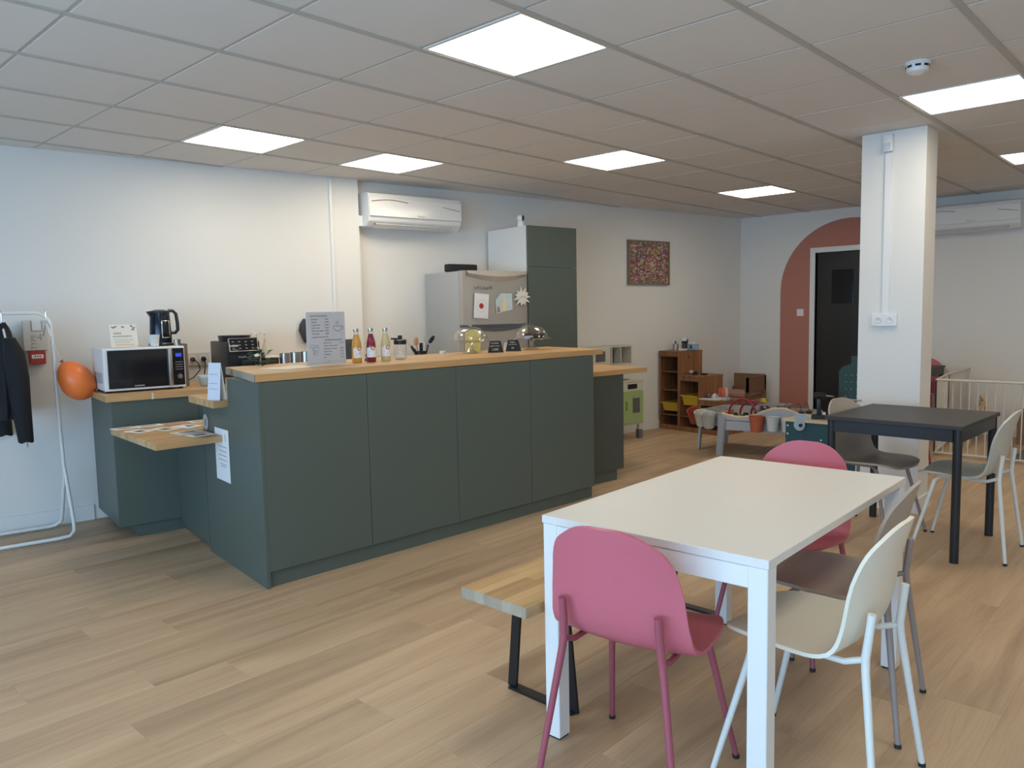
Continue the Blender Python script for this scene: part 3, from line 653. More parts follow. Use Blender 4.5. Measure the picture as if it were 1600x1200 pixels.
def black_table(label, loc, rz, w, d):
    t = thing('dining_table', label, 'table', loc, rz)
    MB().box(-w/2, w/2, -d/2, d/2, .722, .745, .002, seg=1).build('tabletop', mat('black_top', (.042, .040, .040), .5, bump=.2, bscale=500), t)
    for sx in (-1, 1):
        for sy in (-1, 1): MB().cyl((sx*(w/2-.03), sy*(d/2-.03), 0), (sx*(w/2-.03), sy*(d/2-.03), .722), .0225, n=18).build('leg', BLACKT, t, True)
        y0, y1 = sorted((sx*(d/2-.012), sx*(d/2-.035))); MB().box(-w/2+.05, w/2-.05, y0, y1, .655, .722).build('apron', BLACKT, t)
        x0, x1 = sorted((sx*(w/2-.012), sx*(w/2-.035))); MB().box(x0, x1, -d/2+.05, d/2-.05, .655, .722).build('apron', BLACKT, t)
    return t
black_table('square black table in front of the pillar', (2.65, -.66, 0), math.radians(-2), .74, .73)
black_table('small black table against the far wall behind the playpen', (6.45, .50, 0), 0, .66, .62)
# bench
t = thing('bench', 'oak bench with black metal legs on the far side of the white table', 'bench', (.285, -.278, 0), math.radians(0))
bt_ = MB().box(-.79, .79, -.150, .150, .412, .45, .002, seg=1).build('seat_board', OAKB, t)
MB().box(-.7915, -.7895, -.149, .149, .4125, .4495).build('end_grain', GREYOAK, bt_)
for sx in (-1, 1):
    x = sx*.55; m = MB(); w_ = .04
    for a, c in (((x, -.105, .411), (x, -.145, .004)), ((x, .105, .411), (x, .145, .004)), ((x, -.149, .005), (x, .149, .005)), ((x, -.12, .408), (x, .12, .408))): m.bar(a, c, w_ if a[2] == c[2] else .04, .010, up=(1, 0, 0) if a[2] != c[2] else (0, 0, 1))
    m.build('leg', BLACKM, t)
#TOYS
# ------------------------------------------------------------------ clothes rack, alarm, balloon
wx = Vector((math.cos(AL), math.sin(AL))); wy = Vector((-wx.y, wx.x))
def WP(x, off): b = Vector((x, wL(x))); b -= wy*off; return b
rk = thing('clothes_rack', 'white tubular metal clothes rack by the left wall holding the jacket', 'clothes rack', (WP(-.575, .27).x, WP(-.575, .27).y, 0), AL)
b = MB(); R_ = .09
pts = [(-1.6, 0, 1.445), (-.12, 0, 1.445)]+[(-.12+R_*math.sin(a), 0, 1.445-R_+R_*math.cos(a)) for a in (PI/8, PI/4, 3*PI/8, PI/2)]+[(-.025, 0, .9), (-.015, 0, .42)]
b.tube(pts, .011, 10); b.build('hanging_rail', WHITE, rk, True)
for sy, nm in ((-1, 'foot_tube'), (1, 'foot_tube')):
    b = MB(); e = -.20 if sy < 0 else .175; z0 = .016
    pts = [(-.015, 0, .44), (-.012, sy*.012, .40), (.0 if sy < 0 else -.03, e*.75, .10)]
    pts += [(-.005 if sy < 0 else -.035, e*.92, .045), (-.035 if sy < 0 else -.07, e, .02), (-.10, e, z0), (-1.6, e, z0)]
    b.tube(pts, .0115, 10); b.build(nm, WHITE, rk, True)
def hanger(x, y, label):
    t = thing('clothes_hanger', label, 'hanger', (WP(x, .27).x, WP(x, .27).y, 1.445), AL)
    b = MB(); pts = [(0, .012*math.cos(a)+.0, .020*math.sin(a)-.002) for a in [PI*k/8 for k in range(-1, 9)]]+[(0, -.008, -.03), (0, 0, -.075)]; b.tube(pts[::1], .0028, 6); b.build('hook', CHROME, t, True)
    b = MB(); b.tube([(0, -.19, -.15), (0, -.10, -.105), (0, 0, -.072), (0, .10, -.105), (0, .19, -.15)], .006, 6); b.build('shoulder_bar', WHITEP, t, True); return t
hanger(-.865, 0, 'white hanger on the rack carrying the black jacket')
hanger(-.63, 0, 'empty white hanger at the right end of the clothes rack')
JK = mat('jacket_cloth', (.007, .008, .011), .8, bump=.35, bscale=60)
jc = thing('jacket', 'black zipped jacket hanging from the clothes rack', 'jacket', (WP(-.865, .27).x, WP(-.865, .27).y, 0), AL)
def loft(b, secs, n=22, wob=.0):
    rings = []
    for k, (cx, cy, rx, ry, z) in enumerate(secs):
        rings.append([b.bm.verts.new((cx+rx*math.cos(2*PI*j/n)*(1+wob*math.sin(j*3.1+k*.7)), cy+ry*math.sin(2*PI*j/n)*(1+wob*math.cos(j*2.3+k)), z+wob*.12*math.sin(j*1.7))) for j in range(n)])
    for A, Bq in zip(rings, rings[1:]):
        for j in range(n): b.bm.faces.new((A[j], A[(j+1) % n], Bq[(j+1) % n], Bq[j]))
    b.bm.faces.new(rings[0]); b.bm.faces.new(rings[-1][::-1]); bmesh.ops.recalc_face_normals(b.bm, faces=b.bm.faces[:])
b = MB(); loft(b, [(0, 0, .020, .05, 1.385), (0, 0, .035, .07, 1.36), (0, 0, .045, .10, 1.33), (0, 0, .052, .17, 1.29), (-.005, 0, .066, .21, 1.22), (-.01, 0, .075, .22, 1.10), (-.012, 0, .075, .22, .98), (-.012, 0, .070, .22, .86), (-.016, 0, .064, .22, .80)], 26, .05); b.build('body', JK, jc, True)
for s in (-1, 1):
    b = MB(); x = .045 if s < 0 else -.03
    loft(b, [(x*.4, s*.19, .035, .045, 1.29), (x*.8, s*.215, .055, .05, 1.20), (x, s*.225, .058, .05, 1.05), (x+.004, s*.23, .052, .045, .90), (x+.012, s*.225, .046, .042, .76), (x+.018, s*.22, .042, .04, .655)], 16, .05); b.build('sleeve', JK, jc, True)
MB().tube([(.07, -.20, .655), (.07, -.20, .62)], .004, 6).build('drawcord', GREYINK, jc)
t = tag(MB().tube([(-.045, 0, 1.28), (-.03, -.02, 1.33), (0, -.02, 1.35), (.035, -.015, 1.32), (.045, 0, 1.22), (.03, 0, 1.19), (.0, 0, 1.18)], .009, 8).build('bag_strap', BLACK, None, True), 'black bag strap hanging at the left edge behind the jacket', 'strap'); place(t, (WP(-.965, .2).x, WP(-.965, .2).y, 0), AL)
t = thing('alarm_backbox', 'grey white wall box lettered TYPE 4 above the red fire alarm point', 'alarm box', (WP(-.665, 0).x, WP(-.665, 0).y, 1.30), AL)
MB().box(-.075, .062, -.05, 0, -.10, .10, .003).build('box', mat('box_white', (.66, .64, .60), .5), t)
MB().box(-.03, .035, -.053, -.05, .025, .095).build('label_border', GREYINK, t); MB().box(-.024, .029, -.0545, -.053, .031, .10).build('label_card', PAPER, t)
text('lettering', 'TYPE', .045, (-.004, -.0508, -.095), (PI/2, -PI/2, 0), GREYINK, t); text('lettering', '4', .062, (.001, -.0508, -.035), (PI/2, 0, 0), GREYINK, t)
t = thing('fire_alarm_point', 'red fire alarm call point on the wall behind the jacket', 'fire alarm', (WP(-.668, 0).x, WP(-.668, 0).y, 1.155), AL)
MB().box(-.046, .046, -.055, 0, -.046, .043, .004).build('housing', RED, t); MB().box(-.034, .034, -.058, -.055, -.008, .018).build('window', PAPER, t)
for k in (-1, 0, 1): MB().ball((k*.014, -.058, .006), .0045, .001, .0045, 8, 6).build('dot', BLACK, t)
bl = thing('balloon', 'orange balloon tied to the clothes rack beside the microwave', 'balloon', (WP(-.487, .30).x, WP(-.487, .30).y, 1.0), AL)
b = MB(); rot = Matrix.Rotation(math.radians(-30), 4, 'Y')
prof_ = []
for k in range(17):
    a = PI*k/16; z = .135*math.cos(a); rr = .104*math.sin(a)*(1-.10*math.cos(a)); prof_.append((max(rr, 0), z if z < 0 else z*1.05))
b.lathe(prof_, n=28, m=rot); b.build('skin', ORANGE, bl, True)
b = MB(); b.lathe([(.004, .135), (.006, .148), (.014, .158), (.002, .158)], n=12, m=rot); b.build('knot', mat('knot', (.55, .10, .03), .5), bl, True)
p0 = rot @ Vector((0, 0, .15)); MB().tube([p0, (-.085, .0, .16), (-.115, .02, .24)], .0025, 6).build('ribbon', WHITE, bl)
# ------------------------------------------------------------------ things on the kitchen worktop
WTZ = .9245
def kp(s, d): v = K0+kx*s+ky*d; return (v.x, v.y)
def KT(name, label, cat, s, d, z=WTZ, rz=0, group=None): x, y = kp(s, d); return thing(name, label, cat, (x, y, z), AR+rz, group)
mw = KT('microwave', 'white microwave with a black glass door on the kitchen worktop', 'microwave', .245, .14)
MB().box(-.25, .245, .02, .37, .012, .285, .012).build('body', WHITEP, mw, True)
MB().box(-.25, .245, 0, .021, .012, .285, .006).build('front_frame', WHITE, mw)
MB().box(-.225, .135, -.006, .002, .026, .272, .002).build('door', DARKG, mw)
MB().box(.165, .238, -.006, .002, .026, .272, .002).build('control_panel', DARKG, mw)
MB().box(.134, .160, -.030, -.002, .024, .274, .008).build('door_handle', STEEL, mw, True)
b = MB(); b.cyl((.205, -.005, .085), (.205, -.022, .085), .0165, .0155, 20); b.build('dial', STEEL, mw, True)
MB().box(.185, .222, -.0068, -.006, .215, .238).build('display', mat('blue_display', (.02, .04, .3), .3, emis=(.05, .1, .9), es=.6), mw)
for k in range(4): MB().box(.180, .228, -.0075, -.006, .178-k*.016, .181-k*.016).build('button_row', GREYINK, mw)
text('brand_lettering', 'SAMSUNG', .013, (-.045, -.0066, .035), (PI/2, 0, 0), CHALK, mw, 'CENTER')
b = MB()
for k in range(9): b.box(-.2512, -.2495, .05+.028*k, .066+.028*k, .06, .13)
tag(b.build('side_vent', GREYINK, mw), kind='stuff')
for a in (-.22, .22):
    for c in (.05, .33): MB().cyl((a, c, 0), (a, c, .014), .015, n=10).build('foot', RUBBER, mw)
TOPZ = WTZ+.286
t = KT('price_card', 'cream printed card headed mini leaning on top of the microwave', 'card', .155, .27, TOPZ); t.rotation_euler = (-.28, 0, AR)
MB().box(-.082, .082, -.002, .002, 0, .155).build('card', CREAMP, t)
text('lettering', 'mini', .028, (-.06, -.0024, .088), (PI/2, 0, 0), INK, t); text('lettering', 'consommation', .0195, (-.066, -.0024, .070), (PI/2, 0, 0), INK, t)
for k, z in enumerate((.054, .043, .032)): MB().box(-.06, .055-.02*(k == 2), -.003, -.002, z, z+.0022).build('text_line', GREYINK, t)
MB().box(-.055, .058, -.003, -.002, .014, .022).build('orange_bar', mat('peach', (.75, .48, .30), .7), t)
b = MB()
for x, z, a in ((-.06, .135, .5), (-.045, .14, -.4), (.0, .138, .2), (.052, .142, .7), (.066, .13, -.3), (.06, .118, 0)): b.ball((x, -.0025, z), .011, .0006, .004, 8, 5, m=Matrix.Translation((x, 0, z)) @ Matrix.Rotation(a, 4, 'Y') @ Matrix.Translation((-x, 0, -z)))
tag(b.build('leaf_print', INK, t), kind='stuff')
MB().prism([(0.002, 0), (.055, 0), (.002, .14)], -.02, .02, axis='x').build('stand', CREAMP, t)
kt = KT('kettle', 'dark blue electric kettle on top of the microwave', 'kettle', .395, .335, TOPZ, .0)
KB = mat('kettle_blue', (.010, .016, .032), .14, .3)
MB().lathe([(0, 0), (.078, 0), (.080, .012), (.074, .02), (0, .02)], n=28).build('base', BLACK, kt, True)
MB().lathe([(0, .02), (.070, .02), (.071, .05), (.066, .14), (.062, .225), (.060, .232), (0, .236)], n=28).build('body', KB, kt, True)
MB().lathe([(.0, .246), (.03, .244), (.062, .234), (.063, .222)], n=28).build('lid', BLACK, kt, True)
b = MB(); b.prism([(-.055, .236), (-.083, .232), (-.058, .19)], -.018, .018, axis='y'); b.build('spout', BLACK, kt)
b = MB(); b.tube([(.055, 0, .236), (.085, 0, .236), (.105, 0, .215), (.112, 0, .15), (.112, 0, .105), (.095, 0, .085), (.060, 0, .085)], .0125, 10, flat=.9); b.build('handle', BLACK, kt, True)
b = MB(); b.box(-.012, .044, -.074, -.060, .05, .175, .012); b.build('window_frame', CHROME, kt, True); MB().box(-.006, .038, -.0755, -.064, .058, .168, .008).build('window', DARKG, kt, True)
t = KT('paper_cup', 'white paper cup in front of the kettle on the microwave', 'cup', .325, .225, TOPZ); MB().lathe([(0, 0), (.026, 0), (.036, .078), (.0345, .078), (.025, .003), (0, .003)], n=22).build('cup', mat('cup_white', (.62, .66, .66), .5), t, True)
t = KT('metal_cup', 'small grey metal cup at the right end of the microwave top', 'cup', .462, .20, TOPZ); MB().lathe([(0, 0), (.018, 0), (.024, .042), (.0225, .042), (.017, .003), (0, .003)], n=18).build('cup', STEEL, t, True)
t = KT('storage_tin', 'tall narrow grey rack standing just right of the microwave', 'rack', .54, .40); MB().box(-.012, .012, -.11, .11, 0, .295, .004).build('panel', mat('brown_grey', (.20, .16, .15), .4), t)
t = KT('double_socket', 'white double wall socket with two black plugs behind the coffee machine', 'socket', .735, .714, 1.088)
MB().box(-.085, .085, -.014, 0, -.048, .048, .003).build('plate', mat('socket_shaded', (.62, .60, .56), .35), t)  # white plate: its shading against the wall is put into a greyer colour
for s in (-.040, .038):
    o = MB().lathe([(0, .004), (.028, .004), (.03, 0)], n=18, m=Matrix.Translation((s, -.012, 0)) @ Matrix.Rotation(PI/2, 4, 'X')).build('socket_face', WHITE, t)
    o = MB().cyl((s, -.016, 0), (s, -.045, -.002), .02, .014, 14).build('plug', BLACK if s > 0 else mat('brown_plug', (.10, .06, .04), .5), t, True)
MB().tube([(-.04, -.05, 0), (-.01, -.055, -.03), (-.002, -.055, -.08), (-.05, -.06, -.13), (-.09, -.08, -.145), (-.16, -.10, -.125)], .0042, 7).build('cord', BLACK, t, True)
MB().tube([(.038, -.05, 0), (.038, -.055, -.04), (.03, -.055, -.10), (.02, -.07, -.155)], .0042, 7).build('cord', BLACK, t, True)
MB().tube([(.04, -.09, -.155), (.05, -.09, -.12), (.09, -.1, -.105), (.14, -.12, -.11)], .0042, 7).build('cord', BLACK, t, True)
t = KT('food_container', 'pale green plastic food container beside the coffee machine', 'container', .665, .23); b = MB(); loft(b, [(0, 0, .052, .042, 0), (0, 0, .060, .05, .012), (0, 0, .066, .055, .058)], 24); b.build('bowl', mat('pale_green', (.36, .44, .39), .4), t, True); b = MB(); loft(b, [(0, 0, .070, .058, .058), (0, 0, .071, .059, .070), (0, 0, .062, .05, .075)], 24); b.build('lid', mat('lid_grey', (.52, .55, .52), .4), t, True)
cm = KT('coffee_machine', 'black bean to cup coffee machine with a touch panel', 'coffee machine', .885, .13)
MB().box(-.115, .115, .0, .38, 0, .30, .012).build('body', BLACK, cm, True)
b = MB(); loft(b, [(0, .19, .10, .15, .30), (0, .19, .105, .155, .33), (0, .19, .108, .158, .34)], 26); b.build('bean_hopper', BLACK, cm, True)
b = MB(); b.box(-.112, .095, -.012, .0, -.05, .05, .008); o = b.build('panel_frame', CHROME, cm, True); o.location = (0, -.014, .275); o.rotation_euler = (-.28, 0, 0)
b = MB(); b.box(-.104, .087, -.015, -.010, -.043, .043, .004); o2 = b.build('touch_panel', DARKG, cm, True); o2.location = (0, -.014, .275); o2.rotation_euler = (-.28, 0, 0)
b = MB()
for i in range(4):
    for j in range(3): b.box(-.09+i*.045, -.075+i*.045, -.0156, -.0150, -.03+j*.024, -.025+j*.024)
o3 = b.build('panel_icon', GREYINK, cm); tag(o3, kind='stuff'); o3.location = o2.location; o3.rotation_euler = o2.rotation_euler
text('brand_lettering', 'PHILIPS', .017, (-.04, -.0012, .185), (PI/2, 0, 0), CHALK, cm)
MB().box(-.03, .05, -.045, .0, .12, .17, .006).build('spout', BLACK, cm, True); MB().box(-.10, .10, -.09, .0, 0, .035, .004).build('drip_tray', STEEL, cm)
PL = mat('leaf_green', (.035, .085, .05), .6)
pp = thing('potted_plant', 'small green plant with a white flower behind the bar top', 'plant', (.07, 2.21, .9415), 0)
MB().lathe([(0, 0), (.04, 0), (.05, .14), (.045, .14), (0, .13)], n=18).build('pot', mat('clay', (.3, .2, .14), .7), pp, True)
random.seed(5); b = MB()
for k in range(46):
    a = random.uniform(0, 2*PI); r0 = random.uniform(.01, .075); z = random.uniform(.15, .25)
    c = Vector((r0*math.cos(a), r0*math.sin(a), z)); b.ball((0, 0, 0), .020, .009, .003, 8, 5, m=Matrix.Translation(c) @ Matrix.Rotation(a, 4, 'Z') @ Matrix.Rotation(random.uniform(-.8, .6), 4, 'Y'))
tag(b.build('foliage', PL, pp, True), kind='stuff')
MB().ball((-.05, -.05, .225), .016, .014, .009).build('flower', WHITE, pp, True)
for k, (s, d, h_, lb) in enumerate(((1.10, .46, .345, 'left of two slim pump bottles behind the coffee machine'), (1.165, .47, .35, 'right of two slim pump bottles behind the coffee machine'))):
    t = KT('soap_bottle', lb, 'bottle', s, d, WTZ, .2, 'pump bottles on the kitchen worktop')
    MB().lathe([(0, 0), (.028, 0), (.030, .02), (.030, .20), (.02, .26), (.010, .28), (.010, .30), (0, .30)], n=18).build('bottle', mat('milk_bottle', (.60, .57, .50), .3), t, True)
    b = MB(); b.cyl((0, 0, .30), (0, 0, h_), .006, n=8); b.box(-.042, .014, -.009, .009, h_-.006, h_+.006, .003); b.build('pump', WHITEP, t, True)
t = KT('storage_box', 'dark brown box with a white lid behind the bar', 'box', 1.150, .35); MB().box(-.05, .05, -.05, .05, 0, .165, .003).build('box', mat('dark_brown', (.05, .032, .028), .5), t); MB().box(-.055, .055, -.055, .055, .165, .178, .003).build('lid', WHITEP, t)
for k, (s, r_, h_) in enumerate(((1.245, .038, .195), (1.328, .038, .198), (1.412, .04, .2))):
    t = KT('steel_canister', ['leftmost', 'middle', 'rightmost'][k]+' of three steel canisters behind the bar left of the menu', 'canister', s, .30, WTZ, 0, 'steel canisters'); MB().lathe([(0, 0), (r_, 0), (r_, h_), (r_-.003, h_), (r_-.003, .01), (0, .01)], n=24).build('body', STEEL, t, True)
t = KT('oven_mitt', 'dark grey oven mitt hanging on the wall behind the menu', 'oven mitt', 1.595, .70, 1.27)
b = MB(); loft(b, [(0, -.02, .03, .014, .10), (-.01, -.022, .055, .018, .05), (-.012, -.022, .06, .018, 0), (0, -.022, .045, .018, -.06), (.0, -.02, .03, .012, -.09)], 18, .06); b.build('mitt', mat('mitt_cloth', (.05, .05, .055), .8), t, True)
t = KT('chopping_board', 'dark grey board leaning on the wall right of the menu', 'chopping board', 1.86, .45); t.rotation_euler = (-.12, 0, AR); MB().box(-.15, .085, -.006, .006, 0, .275, .003).build('board', mat('board_grey', (.05, .055, .06), .45), t)
t = KT('double_socket', 'white wall socket beside the fridge above the utensils', 'socket', 2.72, .777, 1.08); MB().box(-.045, .045, -.012, 0, -.055, .055, .003).build('plate', WHITEP, t); MB().lathe([(0, .003), (.028, .003), (.03, 0)], n=18, m=Matrix.Translation((0, -.012, 0)) @ Matrix.Rotation(PI/2, 4, 'X')).build('socket_face', WHITE, t)
ut = KT('utensil_holder', 'black pot of cooking utensils in front of the fridge side', 'utensil holder', 2.50, .42); MB().lathe([(0, 0), (.05, 0), (.053, .15), (.05, .15), (.048, .01), (0, .01)], n=20).build('pot', BLACK, ut, True)
def ub(dx, dy, h_): return [(dx*.3, dy*.3, .02), (dx, dy, h_)]
b = MB(); b.tube(ub(.08, 0, .20), .006, 8); b.ball((.115, 0, .245), .020, .008, .042, m=Matrix.Translation((.115, 0, .245)) @ Matrix.Rotation(.75, 4, 'Y') @ Matrix.Translation((-.115, 0, -.245))); b.build('black_ladle', BLACK, ut, True)
b = MB(); b.tube(ub(-.03, .01, .20), .005, 8); b.ball((-.035, .01, .235), .024, .006, .038); b.build('wooden_spoon', mat('spoon_wood', (.50, .27, .12), .5), ut, True)
b = MB(); b.tube(ub(.0, 0, .2), .006, 8); b.box(-.008, .022, -.006, .006, .15, .22, .004); b.build('black_spatula', BLACK, ut, True)
b = MB(); b.tube(ub(-.06, -.01, .17), .006, 8); b.ball((-.075, -.01, .165), .012, .006, .045, m=Matrix.Translation((-.075, 0, .165)) @ Matrix.Rotation(-.6, 4, 'Y') @ Matrix.Translation((.075, 0, -.165))); b.build('black_tongs', BLACK, ut, True)
b = MB(); b.tube([(-.05, 0, .1), (-.14, .0, .26)], .002, 6); b.tube([(.02, .02, .1), (.055, .02, .27)], .002, 6); b.build('wire_whisk', STEEL, ut)
# ------------------------------------------------------------------ things on the bar
BZ = 1.1055
mn = thing('menu_stand', 'tall white drinks menu with cup drawings standing on the bar', 'menu', (.252, 1.785, BZ), math.radians(-5))
MB().box(-.122, .122, -.0015, .0015, .006, .306).build('sheet', mat('menu_paper', (.66, .68, .74), .6, var=.005), mn)
MB().box(-.124, .124, -.02, .03, 0, .006, .002).build('foot', GLASS, mn); MB().box(-.123, .123, -.0045, -.0025, .006, .308).build('cover', GLASS, mn)
def T_(o, s, size, x, z, y=-.0024, m=INK, al='LEFT', sx=1.0): text('lettering', s, size, (x, y, z), (PI/2, 0, 0), m, o, al, .0002, sx)
T_(mn, 'BOISSONS CHAUDES', .0115, -.098, .280)
for k, (a, c) in enumerate((('Expresso', '1,00€'), ('Allongé', '1,20€'), ('Cappuccino', '2,00€'), ('Café au lait', '1,80€'), ('Chocolat chaud', '2,00€'), ('Thé, tisane', '1,50€'))):
    T_(mn, a, .0115, -.090, .262-k*.0165); T_(mn, c, .0115, -.008, .262-k*.0165)
T_(mn, 'supplément chantilly 0,50€', .0095, -.090, .161)
T_(mn, 'BOISSONS FRAICHES', .0115, -.008, .142)
for k, (a, c) in enumerate((('Jus de fruits', '2,50€'), ('pomme, raisin, poire', ''), ('Limonade artisanale', '2,50€'), ('Sirop à l\'eau', '1,00€'), ('Thé glacé', '2,50€'), ('Eau', '1,00€'))):
    T_(mn, a, .0105, -.018, .126-k*.0165); T_(mn, c, .0105, .085, .126-k*.0165)
T_(mn, 'merci !', .009, .0, .022, m=GREYINK)
def ring(b, cx, cz, rx, rz, a0, a1, n=14, r_=.0011): b.tube([(cx+rx*math.cos(a0+(a1-a0)*k/n), -.003, cz+rz*math.sin(a0+(a1-a0)*k/n)) for k in range(n+1)], r_, 5)
b = MB(); ring(b, .075, .225, .026, .030, -PI, 0); b.tube([(.049, -.003, .225), (.101, -.003, .225)], .0011, 5); ring(b, .104, .214, .008, .009, -1.6, 1.6, 8); b.tube([(.068, -.003, .235), (.066, -.003, .252)], .001, 5); b.tube([(.08, -.003, .235), (.078, -.003, .255)], .001, 5)
b.build('cup_drawing', INK, mn)
b = MB(); b.tube([(-.09, -.003, .105), (-.083, -.003, .06), (-.060, -.003, .06), (-.052, -.003, .105), (-.09, -.003, .105)], .0009, 5); ring(b, -.09, .112, .011, .009, 0, 2*PI); ring(b, -.062, .112, .008, .008, 0, 2*PI)
for x, z in ((-.078, .09), (-.068, .082), (-.076, .072)): ring(b, x, z, .004, .004, 0, 2*PI, 6)
b.build('glass_drawing', GREYINK, mn)
def juice(x, y, col, label, capm):
    t = thing('juice_bottle', label, 'bottle', (x, y, BZ), random.uniform(-.3, .1), 'juice bottles on the bar')
    MB().lathe([(0, 0), (.026, 0), (.029, .004), (.029, .09), (.027, .12), (.015, .165), (.0125, .172), (0, .172)], n=24).build('juice', mat('juice_'+label[:6], col, .12, coat=.6, var=.03), t, True)
    MB().lathe([(.0135, .17), (.0125, .186), (.0135, .188)], n=20).build('neck', GLASS, t, True)
    MB().lathe([(.015, .186), (.0155, .188), (.0155, .203), (.013, .205), (0, .205)], n=20).build('cap', STEEL, t, True)
    b = MB(); n = 16; A0, A1 = -PI*.93, -PI*.07
    for k in range(n):
        a0, a1 = A0+(A1-A0)*k/n, A0+(A1-A0)*(k+1)/n
        b.bm.faces.new([b.bm.verts.new((.0295*math.cos(a), .0295*math.sin(a), z)) for a, z in ((a0, .03), (a1, .03), (a1, .088), (a0, .088))])
    bmesh.ops.remove_doubles(b.bm, verts=b.bm.verts[:], dist=1e-5); lb = b.build('paper_label', PAPER, t, True)
    b = MB(); b.lathe([(0, 0), (.011, 0), (.013, -.0012)], n=18, m=Matrix.Translation((0, -.0305, .085)) @ Matrix.Rotation(PI/2, 4, 'X')); b.build('label_badge', mat('badge', (.55, .20, .10), .5), lb)
    b = MB(); b.lathe([(0, 0), (.006, 0)], n=12, m=Matrix.Translation((0, -.0312, .085)) @ Matrix.Rotation(PI/2, 4, 'X')); b.build('badge_fruit', PAPER, lb)
    b = MB(); random.seed(int(x*100))
    for k in range(7):
        a = -PI/2+random.uniform(-.9, .9); z = random.uniform(.035, .075); b.bar((.0298*math.cos(a), .0298*math.sin(a), z), (.0298*math.cos(a+.25), .0298*math.sin(a+.25), z+random.uniform(-.008, .012)), .003, .0012)
    tag(b.build('leaf_print', GREYINK, lb), kind='stuff')
juice(.479, 1.812, (.62, .33, .06), 'amber apple juice bottle, nearest the menu on the bar', 0)
juice(.569, 1.79, (.20, .012, .03), 'deep red juice bottle, middle of three on the bar', 0)
juice(.683, 1.796, (.58, .50, .26), 'pale yellow juice bottle, right of the red one', 0)
t = thing('dispenser_jar', 'clear glass jar with a black pump lid right of the juice bottles', 'jar', (.857, 1.87, BZ), -.4)
MB().lathe([(.001, .002), (.038, .002), (.041, .01), (.041, .085), (.034, .10)], n=24).build('jar', GLASS, t, True); MB().lathe([(0, .004), (.037, .004), (.037, .018), (0, .03)], n=20).build('white_contents', WHITE, t, True)
b = MB(); b.lathe([(.040, .094), (.041, .12), (.030, .126), (.014, .128), (.014, .150), (0, .152)], n=20); b.tube([(0, 0, .128), (-.06, 0, .132)], .006, 8); b.build('pump_lid', BLACK, t, True)
t = thing('card_holder', 'tiny black card clip standing between the red and pale yellow bottles', 'clip', (.63, 1.92, BZ)); MB().lathe([(0, 0), (.013, 0), (.013, .01), (.006, .018), (.006, .03), (.010, .038), (0, .045)], n=14).build('clip', BLACK, t, True)
CA = glass_mat('clear_acrylic', (.975, .975, .975), .04, .12, .5)
CF = glass_mat('acrylic_foot', (.96, .96, .96), .08, .35, .65)
def cake(x, y, label):
    t = thing('cake_stand', label, 'cake stand', (x, y, BZ), 0, 'clear cake stands on the bar')
    MB().lathe([(.0, .002), (.055, .002), (.058, .006), (.035, .018), (.018, .035), (.016, .06), (.03, .074), (.10, .076), (.150, .082), (.152, .086), (.148, .088), (.10, .081), (0, .080)], n=40).build('pedestal_plate', CF, t, True)
    MB().lathe([(.128, .086), (.126, .095), (.118, .125), (.100, .155), (.070, .176), (.035, .186), (.0, .188)], n=40).build('dome', CA, t, True)
    MB().lathe([(.0, .188), (.012, .188), (.010, .193), (.018, .199), (.0, .203)], n=18).build('knob', CA, t, True)
    return t
c1 = cake(1.54, 1.935, 'clear domed cake stand with no cakes, left one on the bar'); c2 = cake(2.13, 1.88, 'clear domed cake stand holding dark muffins, right one on the bar')
MUF = mat('chocolate', (.035, .015, .010), .8, bump=.5, bscale=80); random.seed(2)
for k, (dx, dy) in enumerate(((.02, -.05), (.06, .0), (-.0, .02), (.05, -.06), (.075, -.035))):
    t = thing('muffin', ['nearest', 'farthest back right', 'back left', 'front right', 'rightmost'][k]+' dark chocolate muffin under the right cake dome', 'muffin', (2.13+dx, 1.88+dy, BZ+.0815+(.0 if k < 5 else .03)), k, 'muffins under the right dome')
    MB().lathe([(0, 0), (.017, 0), (.021, .018), (.026, .024), (.022, .036), (.010, .043), (0, .044)], n=14).build('cake', MUF, t, True)
t = thing('muffin', 'muffin in a blue white paper case at the left of the dark muffins', 'muffin', (2.055, 1.855, BZ+.0815)); MB().lathe([(0, 0), (.019, 0), (.026, .026), (0, .026)], n=18).build('paper_case', mat('blue_case', (.45, .55, .72), .6), t, True); MB().lathe([(.026, .024), (.024, .038), (0, .046)], n=18).build('cake', MUF, t, True)
def chalk(x, y, rz, lines, label):
    t = thing('chalk_sign', label, 'sign', (x, y, BZ), rz, 'small black chalk signs on the bar'); t.rotation_euler = (-.15, 0, rz)
    MB().prism([(-.058, 0), (.058, 0), (.038, .083), (-.038, .083)], -.004, .004, axis='y').build('board', mat('chalkboard', (.018, .018, .022), .6), t)
    for s, z, sz in lines: text('lettering', s, sz, (-.005, -.0045, z), (PI/2, 0, 0), CHALK, t, 'CENTER')
    MB().prism([(.004, 0), (.04, 0), (.004, .06)], -.01, .01, axis='x').build('easel_foot', BLACK, t)
chalk(1.69, 1.83, -.55, (('Cookies', .062, .017), ('pépites choco', .043, .013), ('1,50€', .014, .022)), 'black chalk sign for cookies in front of the empty cake stand')
chalk(1.875, 1.83, -.70, (('Muffins', .062, .014), ('tout chocolat', .047, .011), ('2€', .018, .018)), 'black chalk sign standing left of the muffin cake stand')
